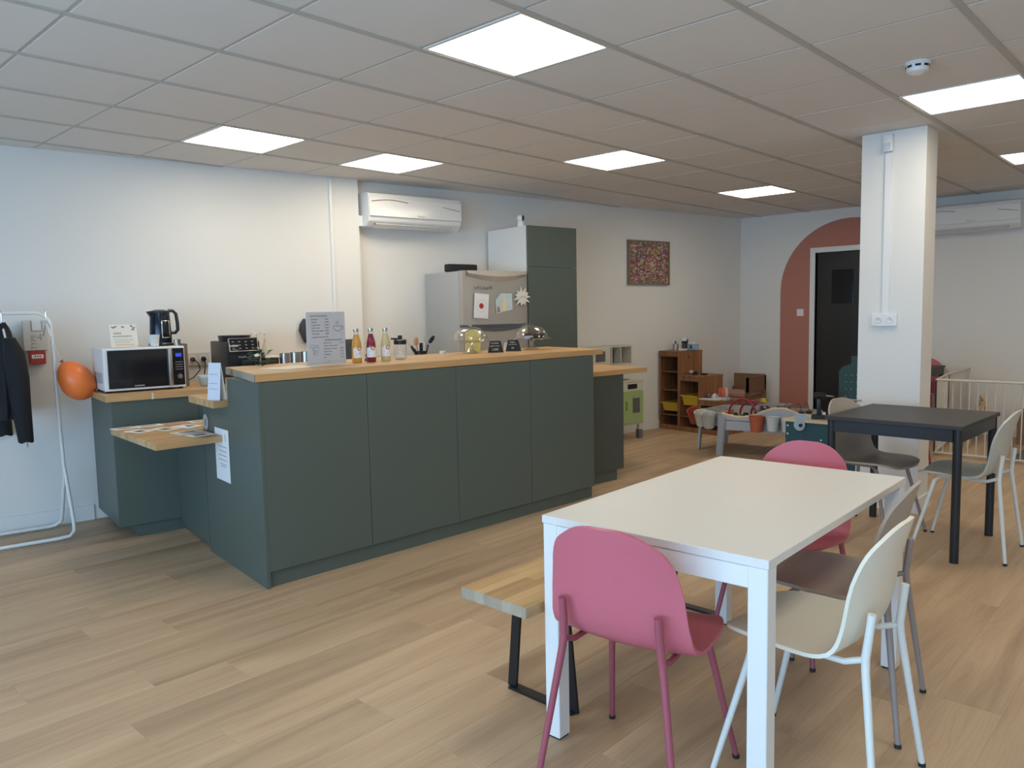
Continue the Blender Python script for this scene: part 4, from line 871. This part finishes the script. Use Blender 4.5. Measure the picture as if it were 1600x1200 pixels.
for x, y, lb in ((1.80, 1.93, 'small white card between the two chalk signs'), (2.02, 2.02, 'small white card behind the foot of the muffin stand')):
    t = thing('white_card', lb, 'card', (x, y, BZ), -.6); MB().prism([(-.03, 0), (.03, 0), (.03, .055), (-.03, .055)], -.001, .001, axis='y').build('sheet', PAPER, t)
    MB().prism([(0.001, 0), (.03, 0), (.001, .05)], -.029, .029, axis='x').build('back_fold', PAPER, t)
    for z in (.018, .030, .042): MB().box(-.02, .02, -.0018, -.001, z, z+.002).build('text_line', GREYINK, t)
t = tag(MB().box(-.018, .018, -.015, .015, 0, .024, .003).build('sugar_packet', WHITEP), 'tiny white box at the back edge of the bar left of the empty cake stand', 'box'); place(t, (1.36, 2.03, BZ), .2)
t = thing('paper_bag', 'yellow and white paper bag behind the empty cake dome', 'bag', (1.70, 2.08, BZ), -.6)
b = MB(); b.prism([(-.05, 0), (.055, 0), (.065, .10), (.05, .15), (.0, .165), (-.05, .14)], -.012, .012, axis='y'); b.build('bag', mat('yellow_paper', (.75, .68, .24), .7, var=.2, scale=40), t); MB().box(.045, .062, -.01, .01, .06, .145).build('white_edge', PAPER, t)
t = tag(MB().box(-.105, .105, -.148, .148, 0, .0012).build('flat_sheet', CREAMP), 'cream sheet lying flat on the bar left of the menu', 'paper'); place(t, (.05, 1.83, BZ), math.radians(-75))
# leaflets
random.seed(11)
LP = [(-.50, 2.84, .13, .10, 4, CREAMP), (-.36, 2.83, .16, .09, -3, PAPER), (-.20, 2.80, .14, .10, 2, mat('leaf_peach', (.60, .32, .22), .7)), (-.06, 2.76, .15, .10, 0, CREAMP), (.03, 2.62, .10, .14, 5, mat('leaf_pink', (.66, .50, .47), .7)), (-.49, 2.64, .10, .15, 12, PAPER), (-.36, 2.60, .10, .16, 16, CREAMP), (-.22, 2.60, .12, .15, 18, PAPER), (-.33, 2.35, .15, .12, 5, CREAMP), (-.33, 2.20, .13, .10, 3, PAPER)]
LBL = ['cream leaflet at the far left corner of the low shelf', 'white leaflet along the far edge of the low shelf', 'peach leaflet along the far edge of the low shelf', 'cream leaflet at the far edge beside the round sticker', 'pinkish leaflet near the round sticker on the low shelf', 'white leaflet at the left edge of the low shelf', 'cream and black leaflet in the middle row of the low shelf', 'leaflet with a blue triangle in the middle row', 'cream leaflet near the bar side panel on the low shelf', 'white leaflet at the near right corner of the low shelf']
for k, (x, y, w_, h_, a, m_) in enumerate(LP):
    t = thing('leaflet', LBL[k], 'leaflet', (x, y, .7365), math.radians(a), 'leaflets on the low shelf')
    MB().box(-w_/2, w_/2, -h_/2, h_/2, 0, .0025).build('sheet', m_, t)
    if k == 7: MB().prism([(-.04, -.05), (.045, -.02), (.03, .06)], .0025, .0035).build('blue_triangle', mat('leaf_blue', (.08, .35, .62), .6), t)
    elif k in (5, 6, 9): MB().box(-w_*.3, w_*.2, -h_*.3, h_*.1, .0025, .0032).build('dark_picture', INK, t)
    else: MB().box(-w_*.3, w_*.3, -h_*.2, h_*.25, .0025, .0032).build('printed_picture', GREYINK, t)
t = thing('folded_leaflet', 'tall white leaflet standing open on the small oak ledge', 'leaflet', (-.318, 2.03, .942), math.radians(-80))
t.rotation_euler = (-.10, .0, math.radians(-72))
MB().box(-.045, .045, -.001, .001, 0, .205).build('front_page', mat('menu_paper', (.66, .68, .74)), t)
MB().box(-.045, .045, .0, .002, 0, .20, m=Matrix.Translation((0, .05, 0)) @ Matrix.Rotation(.25, 4, 'X')).build('back_page', PAPER, t)
for z in (.14, .09, .06): MB().box(-.035, .025, -.002, -.001, z, z+.003).build('text_line', GREYINK, t)
sd = (S2-S0).normalized()
def SP(y, z, off=.0): k = (y-S0.y)/sd.y; v = S0+sd*k; n = Vector((-sd.y, sd.x)); return (v.x+n.x*off, v.y+n.y*off, z)
t = thing('notice_sheet', 'white printed notice stuck to the blue green bar end panel', 'notice', SP(2.085, .625, .001), math.atan2(sd.y, sd.x)+PI)
MB().box(-.112, .112, -.001, 0, -.148, .148).build('sheet', PAPER, t)
for k, (a, c, z) in enumerate(((-.05, .075, .045), (-.04, .075, .02), (-.06, .07, -.005), (-.06, .075, -.03), (-.04, .06, -.055), (-.03, .05, -.067))): MB().box(a, c, -.0018, -.001, z, z+.004).build('text_line', GREYINK, t)
MB().box(.055, .062, -.0018, -.001, .08, .125).build('logo', GREYINK, t)
t = thing('round_sticker', 'round grey sticker on the upper corner of the bar end panel', 'sticker', SP(2.345, .785, .001), math.atan2(sd.y, sd.x)+PI)
mk = lambda r0, y0: MB().lathe([(0, 0), (r0, 0)], n=28, m=Matrix.Translation((0, y0, 0)) @ Matrix.Rotation(PI/2, 4, 'X'))
mk(.050, -.0006).build('rim', INK, t); mk(.046, -.0012).build('disc', mat('sticker_grey', (.42, .40, .38), .6), t)
text('lettering', '8', .06, (-.0, -.0018, -.02), (PI/2, 0, 0), INK, t, 'CENTER')
# ------------------------------------------------------------------ play corner
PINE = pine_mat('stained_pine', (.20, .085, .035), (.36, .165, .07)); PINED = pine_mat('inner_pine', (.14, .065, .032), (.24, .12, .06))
YEL = mat('yellow_tub', (.62, .42, .03), .35); TUBG = mat('grey_tub', (.42, .43, .46), .4)
st = thing('stepped_shelf', 'stepped pine storage shelf with three heights in the play corner', 'shelf', (5.50, 2.885, 0), -PI/2)   # local x runs along -Y, local y runs to +X
SX, SY, SR = 5.50, 2.885, -PI/2+AR
st.location = (SX, SY, 0); st.rotation_euler = (0, 0, SR)
def sp(x, y): return (SX+math.cos(SR)*x-math.sin(SR)*y, SY+math.sin(SR)*x+math.cos(SR)*y)
cols_ = [(0, .29, .91), (.29, .585, .64), (.585, .87, .38)]
for k, (a, c, h_) in enumerate(cols_):
    MB().box(a, a+.018, 0, .42, 0, h_, .001, seg=1).build('side_panel', PINE, st)
    MB().box(c-.018, c, 0, .42, 0, h_-.018, .001, seg=1).build('side_panel', PINE, st)
    MB().box(a+.018, c-.018, .405, .42, .05, h_-.02).build('back_panel', PINED, st)
    MB().box(a-.003, c+.003, -.004, .424, h_-.018, h_, .001, seg=1).build('top_board', PINE, st)
    MB().box(a+.018, c-.018, 0, .018, h_-.062, h_-.018).build('top_rail', PINE, st)
    MB().box(a, c, -.002, .016, 0, .055).build('kick_board', PINE, st)
    for z in {0: (.165, .455, .665), 1: (.165,), 2: ()}[k]: MB().box(a+.018, c-.018, .005, .40, z, z+.012).build('shelf_board', PINED, st)
def tub(x, z, m_, w_=.24, h_=.10, label=''):
    o = thing('storage_tub', label, 'storage tub', (0, 0, 0), 0); wp = st.matrix_world
    o.location = (*sp(x, .01), z); o.rotation_euler = (0, 0, SR)
    b = MB(); loft4 = [(-w_*.40, w_*.40, .02, .32, -h_), (-w_*.46, w_*.46, .0, .36, -.012)]
    lo, hi = loft4; vs = []
    for (x0, x1, y0, y1, zz) in (lo, hi): vs.append([b.bm.verts.new(c) for c in ((x0, y0, zz), (x1, y0, zz), (x1, y1, zz), (x0, y1, zz))])
    b.bm.faces.new(vs[0][::-1])
    for i in range(4): b.bm.faces.new((vs[0][i], vs[0][(i+1) % 4], vs[1][(i+1) % 4], vs[1][i]))
    bmesh.ops.recalc_face_normals(b.bm, faces=b.bm.faces[:]); b.build('tub', m_, o); b = MB()
    b.box(-w_/2, w_/2, -.018, 0, -.014, 0); b.box(-w_/2, w_/2, .36, .375, -.014, 0); b.box(-w_/2, -w_*.46, 0, .36, -.014, 0); b.box(w_*.46, w_/2, 0, .36, -.014, 0)
    b.build('rim', m_, o)
tub(.145, .315, YEL, label='yellow tub low in the tallest part of the stepped shelf'); tub(.437, .415, YEL, h_=.115, label='yellow tub in the middle part of the stepped shelf'); tub(.727, .285, TUBG, h_=.11, label='grey tub in the lowest part of the stepped shelf')
t = thing('toy_coffee_maker', 'white and black toy coffee maker on the tallest shelf step', 'toy', (*sp(.175, .22), .9105)); MB().box(-.05, .05, -.035, .035, 0, .02, .004).build('base', WHITEP, t); MB().box(.02, .05, -.035, .035, .02, .13).build('column', BLACK, t); MB().lathe([(0, .11), (.04, .11), (.042, .15), (0, .155)], n=18).build('top', WHITEP, t, True); MB().lathe([(0, .02), (.028, .02), (.03, .06), (.02, .08), (0, .08)], n=16).build('jug', GLASS, t, True)
t = thing('toy_pot', 'steel toy cooking pot at the left of the tallest shelf step', 'toy', (*sp(.075, .20), .9105)); MB().lathe([(0, 0), (.034, 0), (.036, .07), (.028, .075), (0, .085)], n=18).build('pot', STEEL, t, True); MB().ball((0, 0, .095), .011).build('knob', BLACK, t, True)
t = thing('toy_toaster', 'pale blue and white toy toaster on the tallest shelf step', 'toy', (*sp(.25, .30), .9105)); MB().box(-.04, .04, -.06, .06, 0, .075, .012).build('body', mat('toaster_blue', (.30, .40, .52), .35), t, True); MB().box(-.034, .034, -.05, .05, .075, .092, .004).build('top', WHITEP, t, True); MB().box(-.045, -.04, -.01, .01, .02, .06).build('lever', BLACK, t)
t = thing('toy_torch', 'white and black toy torch lying on the middle shelf step', 'toy', (*sp(.38, .14), .664), .9); b = MB(); b.cyl((-.05, 0, 0), (.07, 0, 0), .022, n=14); b.build('barrel', WHITEP, t, True); MB().cyl((-.10, 0, 0), (-.05, 0, 0), .02, .023, 14).build('grip', BLACK, t, True)
t = thing('toy_pan', 'small dark toy pan lying on the middle shelf step', 'toy', (*sp(.49, .20), .6405), .3); MB().lathe([(0, 0), (.035, 0), (.042, .014), (.039, .014), (0, .004)], n=18).build('pan', BLACK, t, True); MB().box(.04, .11, -.006, .006, .008, .014).build('handle', BLACK, t)
t = thing('toy_tray', 'cream oval tray on the lowest shelf step', 'tray', (*sp(.70, .03), .3805)); b = MB(); loft(b, [(0, 0, .045, .13, 0), (0, 0, .055, .15, .014)], 26); b.build('tray', CREAMP, t, True)
foods = [(.62, .12, (.10, .09, .16), .028, 'dark purple'), (.66, .14, (.60, .52, .14), .022, 'yellow'), (.70, .12, (.62, .62, .70), .030, 'white and blue'), (.745, .13, (.55, .56, .55), .028, 'grey')]
for x, y, c, r_, n_ in foods:
    t = tag(MB().lathe([(0, 0), (r_*.8, 0), (r_, r_*.9), (r_*.7, r_*1.9), (r_*.4, r_*2.2), (0, r_*2.3)], n=14).build('toy_food', mat('food_'+n_.replace(' ', '_'), c, .5), None, True), n_+' toy food pot on the lowest shelf step', 'toy', 'toy foods on the low step'); t.location = (*sp(x, y), .3805)
t = thing('punnet', 'small grey basket of toy vegetables on the lowest shelf step', 'basket', (*sp(.80, .13), .3805)); MB().box(-.04, .04, -.065, .065, 0, .035, .004).build('basket', mat('basket_grey', (.50, .52, .54), .5), t)
for k, (dy, c, lb) in enumerate(((-.045, (.50, .10, .08), 'red'), (-.015, (.24, .34, .10), 'green and white'), (.02, (.55, .14, .06), 'orange red'), (.05, (.66, .40, .36), 'pink'))):
    t = tag(MB().lathe([(0, 0), (.018, .004), (.026, .04), (.022, .075), (.010, .10), (0, .104)], n=14).build('toy_vegetable', mat('veg_'+str(k), c, .5), None, True), lb+' toy vegetable standing in the grey basket', 'toy', 'toy vegetables in the basket'); t.location = (*sp(.80+dy*.6, .12+.03*(k % 2)), .417)
# toy bed
bd = thing('toy_bed', 'small brown wooden doll bed in the far corner', 'doll bed', (6.33, 2.41, 0), 0)
BRW = mat('brown_wood', (.24, .135, .075), .5, var=.15, scale=20)
MB().box(0, .50, -.20, .20, .28, .32).build('bed_base', BRW, bd); MB().box(.02, .48, -.18, .18, .32, .37, .01).build('mattress', mat('pink_cloth', (.52, .30, .27), .8), bd, True)
MB().box(.48, .50, -.20, .20, .30, .57).build('headboard', BRW, bd); MB().box(0, .5, -.22, -.20, .38, .56).build('side_rail', BRW, bd)
for x in (.0, .46):
    for y in (-.22, .18): MB().box(x, x+.04, y, y+.035, 0, .56 if y < 0 else .40).build('leg', BRW, bd)
# toy kitchen against the long wall
tk = thing('toy_kitchen', 'toy kitchen with light green doors and a white upper shelf', 'toy kitchen', (4.10, wR(4.10)-.01, 0), AR)
LG = mat('toy_green', (.36, .46, .20), .45); TW = mat('toy_white', (.62, .60, .52), .45)
MB().box(0, .76, -.36, -.0, .16, .62, .002, seg=1).build('body', TW, tk); MB().box(-.005, .765, -.365, .0, .62, .64, .002, seg=1).build('worktop', mat('birch', (.60, .55, .44), .5), tk)
for x0, x1 in ((.02, .36), (.44, .745)):
    o = MB().box(x0, x1, -.376, -.36, .18, .53, .002, seg=1).build('door', LG, tk); MB().box(x0+.14, x1-.06, -.380, -.376, .29, .45, .004).build('door_window', mat('toy_grey', (.12, .12, .125), .3), o); MB().box(x0+.03, x0+.055, -.384, -.376, .32, .42).build('door_grip', mat('grip_green', (.20, .27, .11), .5), o)
MB().box(.52, .66, -.366, -.36, .55, .60).build('control_panel', BLACK, tk)
for x in (.01, .70):
    for y in (-.355, -.05): lg = MB().box(x, x+.045, y, y+.04, .10, .16).build('leg', TW, tk); MB().box(x-.004, x+.049, y-.004, y+.044, 0, .10).build('foot', mat('foot_grey', (.16, .16, .17), .5), lg)
for x in (.02, .66): MB().box(x, x+.04, -.045, -.01, .64, 1.0).build('post', TW, tk)
b = MB(); b.box(0, .76, -.20, -.01, .80, .815); b.box(0, .76, -.20, -.01, .995, 1.01); b.box(0, .015, -.20, -.01, .80, 1.01); b.box(.745, .76, -.20, -.01, .80, 1.01); b.box(.58, .595, -.20, -.01, .80, 1.01); b.box(.44, .455, -.20, -.01, .80, 1.01); b.build('upper_shelf', TW, tk)
MB().box(.03, .42, -.205, -.19, .815, .995).build('toy_oven_door', TW, tk); MB().box(.20, .34, -.209, -.205, .85, .96).build('oven_window', mat('toy_grey', (.12, .12, .125)), tk)
MB().box(.46, .575, -.10, -.02, .816, .96).build('storage_box', mat('toy_blue', (.05, .10, .16), .5), tk)
MB().box(.10, .60, -.30, -.08, .641, .648).build('hob', mat('hob_dark', (.07, .07, .07), .4), tk)
# craft table
ct = thing('craft_table', 'low grey play table with curved wooden edge and hanging bins', 'play table', (0, 0, 0), 0)
GRT = mat('grey_play', (.40, .40, .42), .5); BIR = mat('birch_edge', (.62, .47, .30), .5)
TA, TB, TC_, TD, TE = Vector((4.35, 1.47)), Vector((4.48, .74)), Vector((5.15, .84)), Vector((5.02, 1.78)), Vector((4.56, 1.80))
def wallboard(p, q_, zb, tops, th, name, m_, par):
    d_ = (q_-p); L_ = d_.length; a = math.atan2(d_.y, d_.x); n = len(tops)
    poly = [(0, zb), (L_, zb)]+[(L_*(1-k/(n-1)), tops[n-1-k]) for k in range(n)]
    return MB().prism(poly, 0, th, axis='y', m=Matrix.Translation((p.x, p.y, 0)) @ Matrix.Rotation(a, 4, 'Z')).build(name, m_, par)
wv = [.40-.03*math.sin(PI*min(k/6, 1)) + (.07*math.sin(PI*(k-6)/8) if k > 6 else 0) for k in range(15)]
wallboard(TA, TB, .25, wv, .02, 'side_board', GRT, ct); wallboard(TE, TA, .27, [.40, .40], .02, 'side_board', GRT, ct); wallboard(TB, TC_, .27, [.40, .40], .02, 'side_board', GRT, ct); wallboard(TC_, TD, .27, [.40, .40], .02, 'side_board', GRT, ct); wallboard(TD, TE, .27, [.40, .40], .02, 'side_board', GRT, ct)
d_ = TB-TA; L_ = d_.length; b = MB(); b.tube([(L_*k/14, .01, wv[k]+.004) for k in range(15)], .013, 8, m=Matrix.Translation((TA.x, TA.y, 0)) @ Matrix.Rotation(math.atan2(d_.y, d_.x), 4, 'Z')); b.build('curved_edge', BIR, ct, True)
MB().prism([tuple(TA), tuple(TB), tuple(TC_), tuple(TD), tuple(TE)], .335, .345).build('table_board', mat('play_board', (.34, .27, .19), .6), ct)
b = MB(); e1 = TE-TA
for p in (TA, TB, TC_, TD, TE):
    c = (TA+TB+TC_+TD+TE)/5; o_ = (p-c).normalized()*.03
    MB().bar((p.x, p.y, .38), (p.x+o_.x, p.y+o_.y, .001), .07, .025, up=(o_.x, o_.y, 0)).build('leg', GRT, ct)
def bin_(x, y, m_, label, s=1.0, tilt=(0, 0, 0), z=.41):
    t = thing('hanging_bin', label, 'bin', (x, y, z), 0, 'bins hung on the play table'); t.rotation_euler = tilt
    b = MB(); n = 20; secs = [(.052, -.145), (.068, -.01), (.072, 0), (.066, -.004), (.05, -.13)]
    b.lathe([(0, -.145*s)]+[(r_*s, z_*s) for r_, z_ in secs]+[(0, -.13*s)], n=n); b.build('bin', m_, t, True); return t
ORB = mat('brick_orange', (.46, .11, .055), .45); BW = mat('bin_white', (.60, .61, .58), .45); BBE = mat('bin_beige', (.52, .50, .43), .5)
fd = (TB-TA).normalized(); fn = Vector((fd.y, -fd.x))*1.0
if fn.x > 0: fn = -fn
for k, (s_, m_, lb, sc_) in enumerate(((.345, ORB, 'brick orange bin hanging on the front of the play table', 1.0), (.49, BW, 'white bin hanging next to the orange bin', .88), (.62, BW, 'white bin hanging nearest the toy workbench', .88))):
    p = TA+fd*s_+fn*.078; bin_(p.x, p.y, m_, lb, sc_, z=.408)
for k, (s_, m_, lb, a) in enumerate(((.08, BBE, 'beige bin hanging tilted on the left end of the play table', .35), (.225, mat('bin_cream', (.60, .57, .47), .5), 'cream bin behind the beige one on the table end', .35), (.37, mat('bin_red', (.40, .07, .045), .5), 'red bin at the far left corner of the play table', .5))):
    e_ = (TE-TA).normalized(); n_ = Vector((-e_.y, e_.x)); n_ = n_ if n_.x < 0 or n_.y > 0 and n_.x < .5 else -n_
    if n_.dot(TA-TC_) < 0: n_ = -n_
    p = TA+e_*s_+n_*.10; bin_(p.x, p.y, m_, lb, .95, (0, -a, .3), z=.395)
b = MB()
# toys on the play table
def on(label, name, bmf, m_, x, y, z=.3455, rz=0, cat='toy', group=None):
    t = tag(bmf.build(name, m_, None, True), label, cat, group); place(t, (x, y, z), rz); return t
RT = mat('toy_red', (.30, .022, .035), .4)
for k in range(3):
    b = MB(); R0 = .13-k*.02; b.tube([(R0*math.cos(a), 0, R0*1.25*math.sin(a)) for a in [PI*j/14 for j in range(15)]], .010, 8)
    on(['front', 'middle', 'back'][k]+' of three dark red plastic arches on the play table', 'toy_arch', b, RT, 4.62+.09*k, 1.40-.05*k, .3565, math.radians(-78), group='red toy arches')
for k in range(4):
    b = MB(); b.box(-.045, .045, -.02, .02, .012, .032, .005); b.box(-.022, .022, -.018, .018, .032, .048, .005)
    for sx in (-.028, .028):
        for sy in (-.022, .022): b.cyl((sx, sy-.004, .012), (sx, sy+.004, .012), .012, n=10)
    on(['first', 'second', 'third', 'fourth'][k]+' small black toy car from the left among the red arches', 'toy_car', b, BLACK, 4.50+.05*k, 1.52-.085*k, .3455, .4*k, group='black toy cars')
GT = mat('toy_green_dark', (.03, .16, .07), .5)
for k in range(5):
    b = MB(); b.box(-.025, .025, -.018, .018, 0, .035, .004); b.cyl((0, 0, .035), (0, 0, .055), .012, .004, 10)
    on(['first', 'second', 'third', 'fourth', 'fifth'][k]+' dark green toy piece from the left behind the grey front board', 'toy_block', b, GT, 4.43+.02*(k % 2), 1.39-.06*k, .3455, .2*k, group='green toy pieces')
random.seed(9)
for k in range(9):
    c = [RT, ORB, GT, YEL, BW][k % 5]; cn = ['red', 'orange', 'green', 'yellow', 'white'][k % 5]+(' cube shaped' if k > 4 else ' flat'); b = MB(); b.box(-.02, .02, -.02, .02, 0, (.045 if k > 4 else .022), .003)
    on(cn+' toy brick lying on the play table', 'toy_brick', b, c, random.uniform(4.55, 5.0), random.uniform(.95, 1.65), .3455, random.uniform(0, 3), group='loose toy bricks')
wt_ = mat('toy_track', (.50, .33, .18), .5)
for k in range(4): b = MB(); b.box(-.09, .09, -.012, .012, 0, .012, .002); on(['first', 'second', 'third', 'fourth'][k]+' wooden toy track piece from the left end of the play table', 'track_piece', b, wt_, 4.50+.03*k, 1.62-.02*k, .3456, .5+.5*k, group='wooden track pieces')
gr = thing('toy_garage', 'grey toy garage with open decks on the play table', 'toy', (4.82, 1.17, .3455), math.radians(-75))
GD = mat('garage_grey', (.22, .24, .23), .5)
for z in (.0, .055, .11): MB().box(-.15, .15, -.09, .09, z, z+.010).build('deck', GD, gr)
for x in (-.13, .03, .13): MB().box(x, x+.012, -.085, .085, .01, .11).build('pillar_wall', GD, gr)
MB().bar((.14, 0, .06), (.30, 0, .008), .10, .008, up=(0, 0, 1)).build('ramp', GD, gr); MB().box(-.06, .02, -.092, -.088, .012, .053).build('blue_sign', mat('garage_blue', (.03, .07, .16), .5), gr)
b = MB(); b.box(-.035, .035, -.02, .02, .01, .03, .005); b.box(-.015, .02, -.018, .018, .03, .05, .005); on('yellow toy digger parked on the roof of the toy garage', 'toy_digger', b, YEL, 4.80, 1.27, .4665, .8)
for k, (x, y) in enumerate(((4.72, .98), (4.80, .90), (4.88, .86))):
    b = MB(); b.box(-.03, .03, -.025, .025, 0, .07, .004); b.tube([(0, 0, .07), (0, .01, .13), (.0, .03, .145), (0, .045, .12)], .003, 6); on(['left', 'middle', 'right'][k]+' of three dark toy cranes at the right end of the play table', 'toy_crane', b, mat('crane_dark', (.05, .05, .055), .5), x, y, .3455, .3*k, group='toy cranes')
# workbench
wb = thing('toy_workbench', 'dark teal toy workbench with pale top beside the play table', 'toy workbench', (4.0, .70, 0), -PI/2)
TEAL = mat('dark_teal', (.022, .075, .098), .5); WBT = mat('workbench_top', (.62, .52, .34), .5)
MB().box(0, .62, 0, .02, .02, .435, .001, seg=1).build('front_panel', TEAL, wb); MB().box(0, .02, .02, .36, .02, .435).build('side_panel', TEAL, wb); MB().box(.60, .62, .02, .36, .02, .435).build('side_panel', TEAL, wb); MB().box(-.02, .64, -.015, .38, .435, .455, .003).build('bench_top', WBT, wb); MB().box(.02, .6, .34, .36, .02, .2).build('back_panel', TEAL, wb)
for x, z in ((.02, .40), (.02, .33), (.14, .24), (.30, .30), (.40, .22), (.47, .30)): MB().ball((x, -.003, z), .008, .005, .008, 10, 6).build('white_knob', WHITEP, wb, True)
b = MB(); b.cyl((.13, -.03, .415), (.13, -.022, .415), .047, n=26); o = b.build('saw_blade', mat('saw_grey', (.36, .46, .52), .4), wb, True)
b = MB(); b.prism([(.13+.068*math.cos(PI*k/14), .445+.06*math.sin(PI*k/14)) for k in range(15)], .0, .012, axis='y'); b.build('saw_guard', mat('saw_grey', (.36, .46, .52)), wb); MB().cyl((.145, -.05, .415), (.145, -.03, .415), .014, n=14).build('saw_hub', BLACK, wb, True)
t = thing('toy_drill', 'black toy drill standing in its base on the workbench', 'toy', (4.13, .475, .456), -PI/2+.35)
MB().box(-.055, .055, -.04, .04, 0, .035, .005).build('base', BLACK, t); MB().box(-.014, .018, -.02, .02, .035, .17, .006).build('grip', BLACK, t, True); b = MB(); b.cyl((-.035, 0, .195), (.055, 0, .195), .03, .024, 16); b.build('motor', BLACK, t, True); MB().cyl((.055, 0, .195), (.115, 0, .19), .009, .004, 10).build('bit', STEEL, t, True)
MB().box(.03, .055, -.015, .015, .035, .055, .003).build('white_switch', WHITEP, t)
t = thing('magenta_panel', 'magenta toy panel with white dots behind the taupe chair', 'toy', (4.08, .385, .456), -PI/2); MB().prism([(0, 0), (.10, 0), (.10, .15), (.05, .155), (.015, .11)], 0, .012, axis='y').build('panel', mat('magenta', (.28, .03, .085), .5), t)
for k in range(3): MB().ball((.02, -.002, .03+.025*k), .004, .003, .004, 8, 5).build('dot', WHITEP, t)
pg = thing('toy_pegboard', 'green teal stepped pegboard standing behind the taupe chair and pillar', 'pegboard', (4.50, .45, 0), -PI/2)
MB().prism([(0, 0), (.55, 0), (.55, .98), (.10, .96), (.10, .895), (.03, .87), (0, .83)], 0, .02, axis='y').build('board', mat('peg_teal', (.030, .075, .072), .5), pg)
b = MB()
for i in range(8):
    for j in range(4): b.ball((.06+.045*i, -.001, .62+.06*j), .005, .003, .005, 6, 4)
tag(b.build('peg_holes', mat('peg_dot', (.30, .36, .36), .5), pg), kind='stuff')
MB().box(0, .55, 0, .2, 0, .02).build('foot', TEAL, pg)
# playpen
pn = thing('playpen', 'white metal bar playpen fence on the right by the far wall', 'playpen', (0, 0, 0), 0)
PM = mat('pen_white', (.68, .64, .57), .4)
def panel_(p, q_):
    p, q_ = Vector(p), Vector(q_); L_ = (q_-p).length; n = int(L_/.0625)
    for z in (.03, .70): MB().tube([(p.x, p.y, z), (q_.x, q_.y, z)], .011, 8).build('rail', PM, pn, True)
    for k in range(n+1):
        v = p+(q_-p)*k/n; MB().cyl((v.x, v.y, .03), (v.x, v.y, .70), .0055 if 0 < k < n else .010, n=6).build('bar', PM, pn, True)
panel_((5.52, -.05), (6.27, .03)); panel_((6.27, .03), (7.03, .02)); panel_((5.52, -.05), (5.50, -.86)); panel_((5.50, -.86), (5.48, -1.67))
gy = thing('baby_gym', 'pale wooden baby frame with a slanted leg inside the playpen', 'baby gym', (6.35, -.26, 0), .3)
for s in (-1, 1):
    MB().bar((s*.22, -.16, 0), (s*.16, .0, .46), .03, .02).build('leg', BIR, gy); MB().bar((s*.22, .16, 0), (s*.16, 0, .46), .03, .02).build('leg', BIR, gy)
MB().bar((-.2, 0, .46), (.2, 0, .46), .03, .03).build('crossbar', BIR, gy); MB().bar((-.24, -.1, .16), (.24, -.1, .16), .04, .02).build('lower_bar', BIR, gy)
for k in range(4): MB().ball((-.12+.08*k, -.01, .40), .024).build('hanging_bead', [YEL, PAPER, GT, PAPER][k], gy, True)
t = thing('wooden_toy_box', 'brown wooden toy box inside the playpen', 'toy box', (6.80, -.62, 0)); MB().box(-.2, .2, -.12, .12, 0, .30, .004).build('box', BRW, t); MB().box(-.21, .21, -.13, .13, .30, .32, .003).build('lid', BRW, t)
t = thing('toy_chair', 'small dark brown toy chair inside the playpen', 'toy chair', (6.75, -1.0, 0)); MB().box(-.13, .13, -.13, .13, .2, .22).build('seat', BRW, t); MB().box(.11, .13, -.13, .13, .22, .45).build('backrest', BRW, t)
for sx in (-1, 1):
    for sy in (-1, 1): MB().box(sx*.115-.015, sx*.115+.015, sy*.115-.015, sy*.115+.015, 0, .2).build('leg', BRW, t)
t = tag(MB().prism([(5.62, -2.6), (7.0, -2.6), (7.0, -.62), (5.62, -.62)], .0005, .008).build('play_mat', mat('play_mat', (.12, .12, .10), .8, var=.5, scale=12)), 'dark patterned play mat on the floor inside the playpen', 'mat')
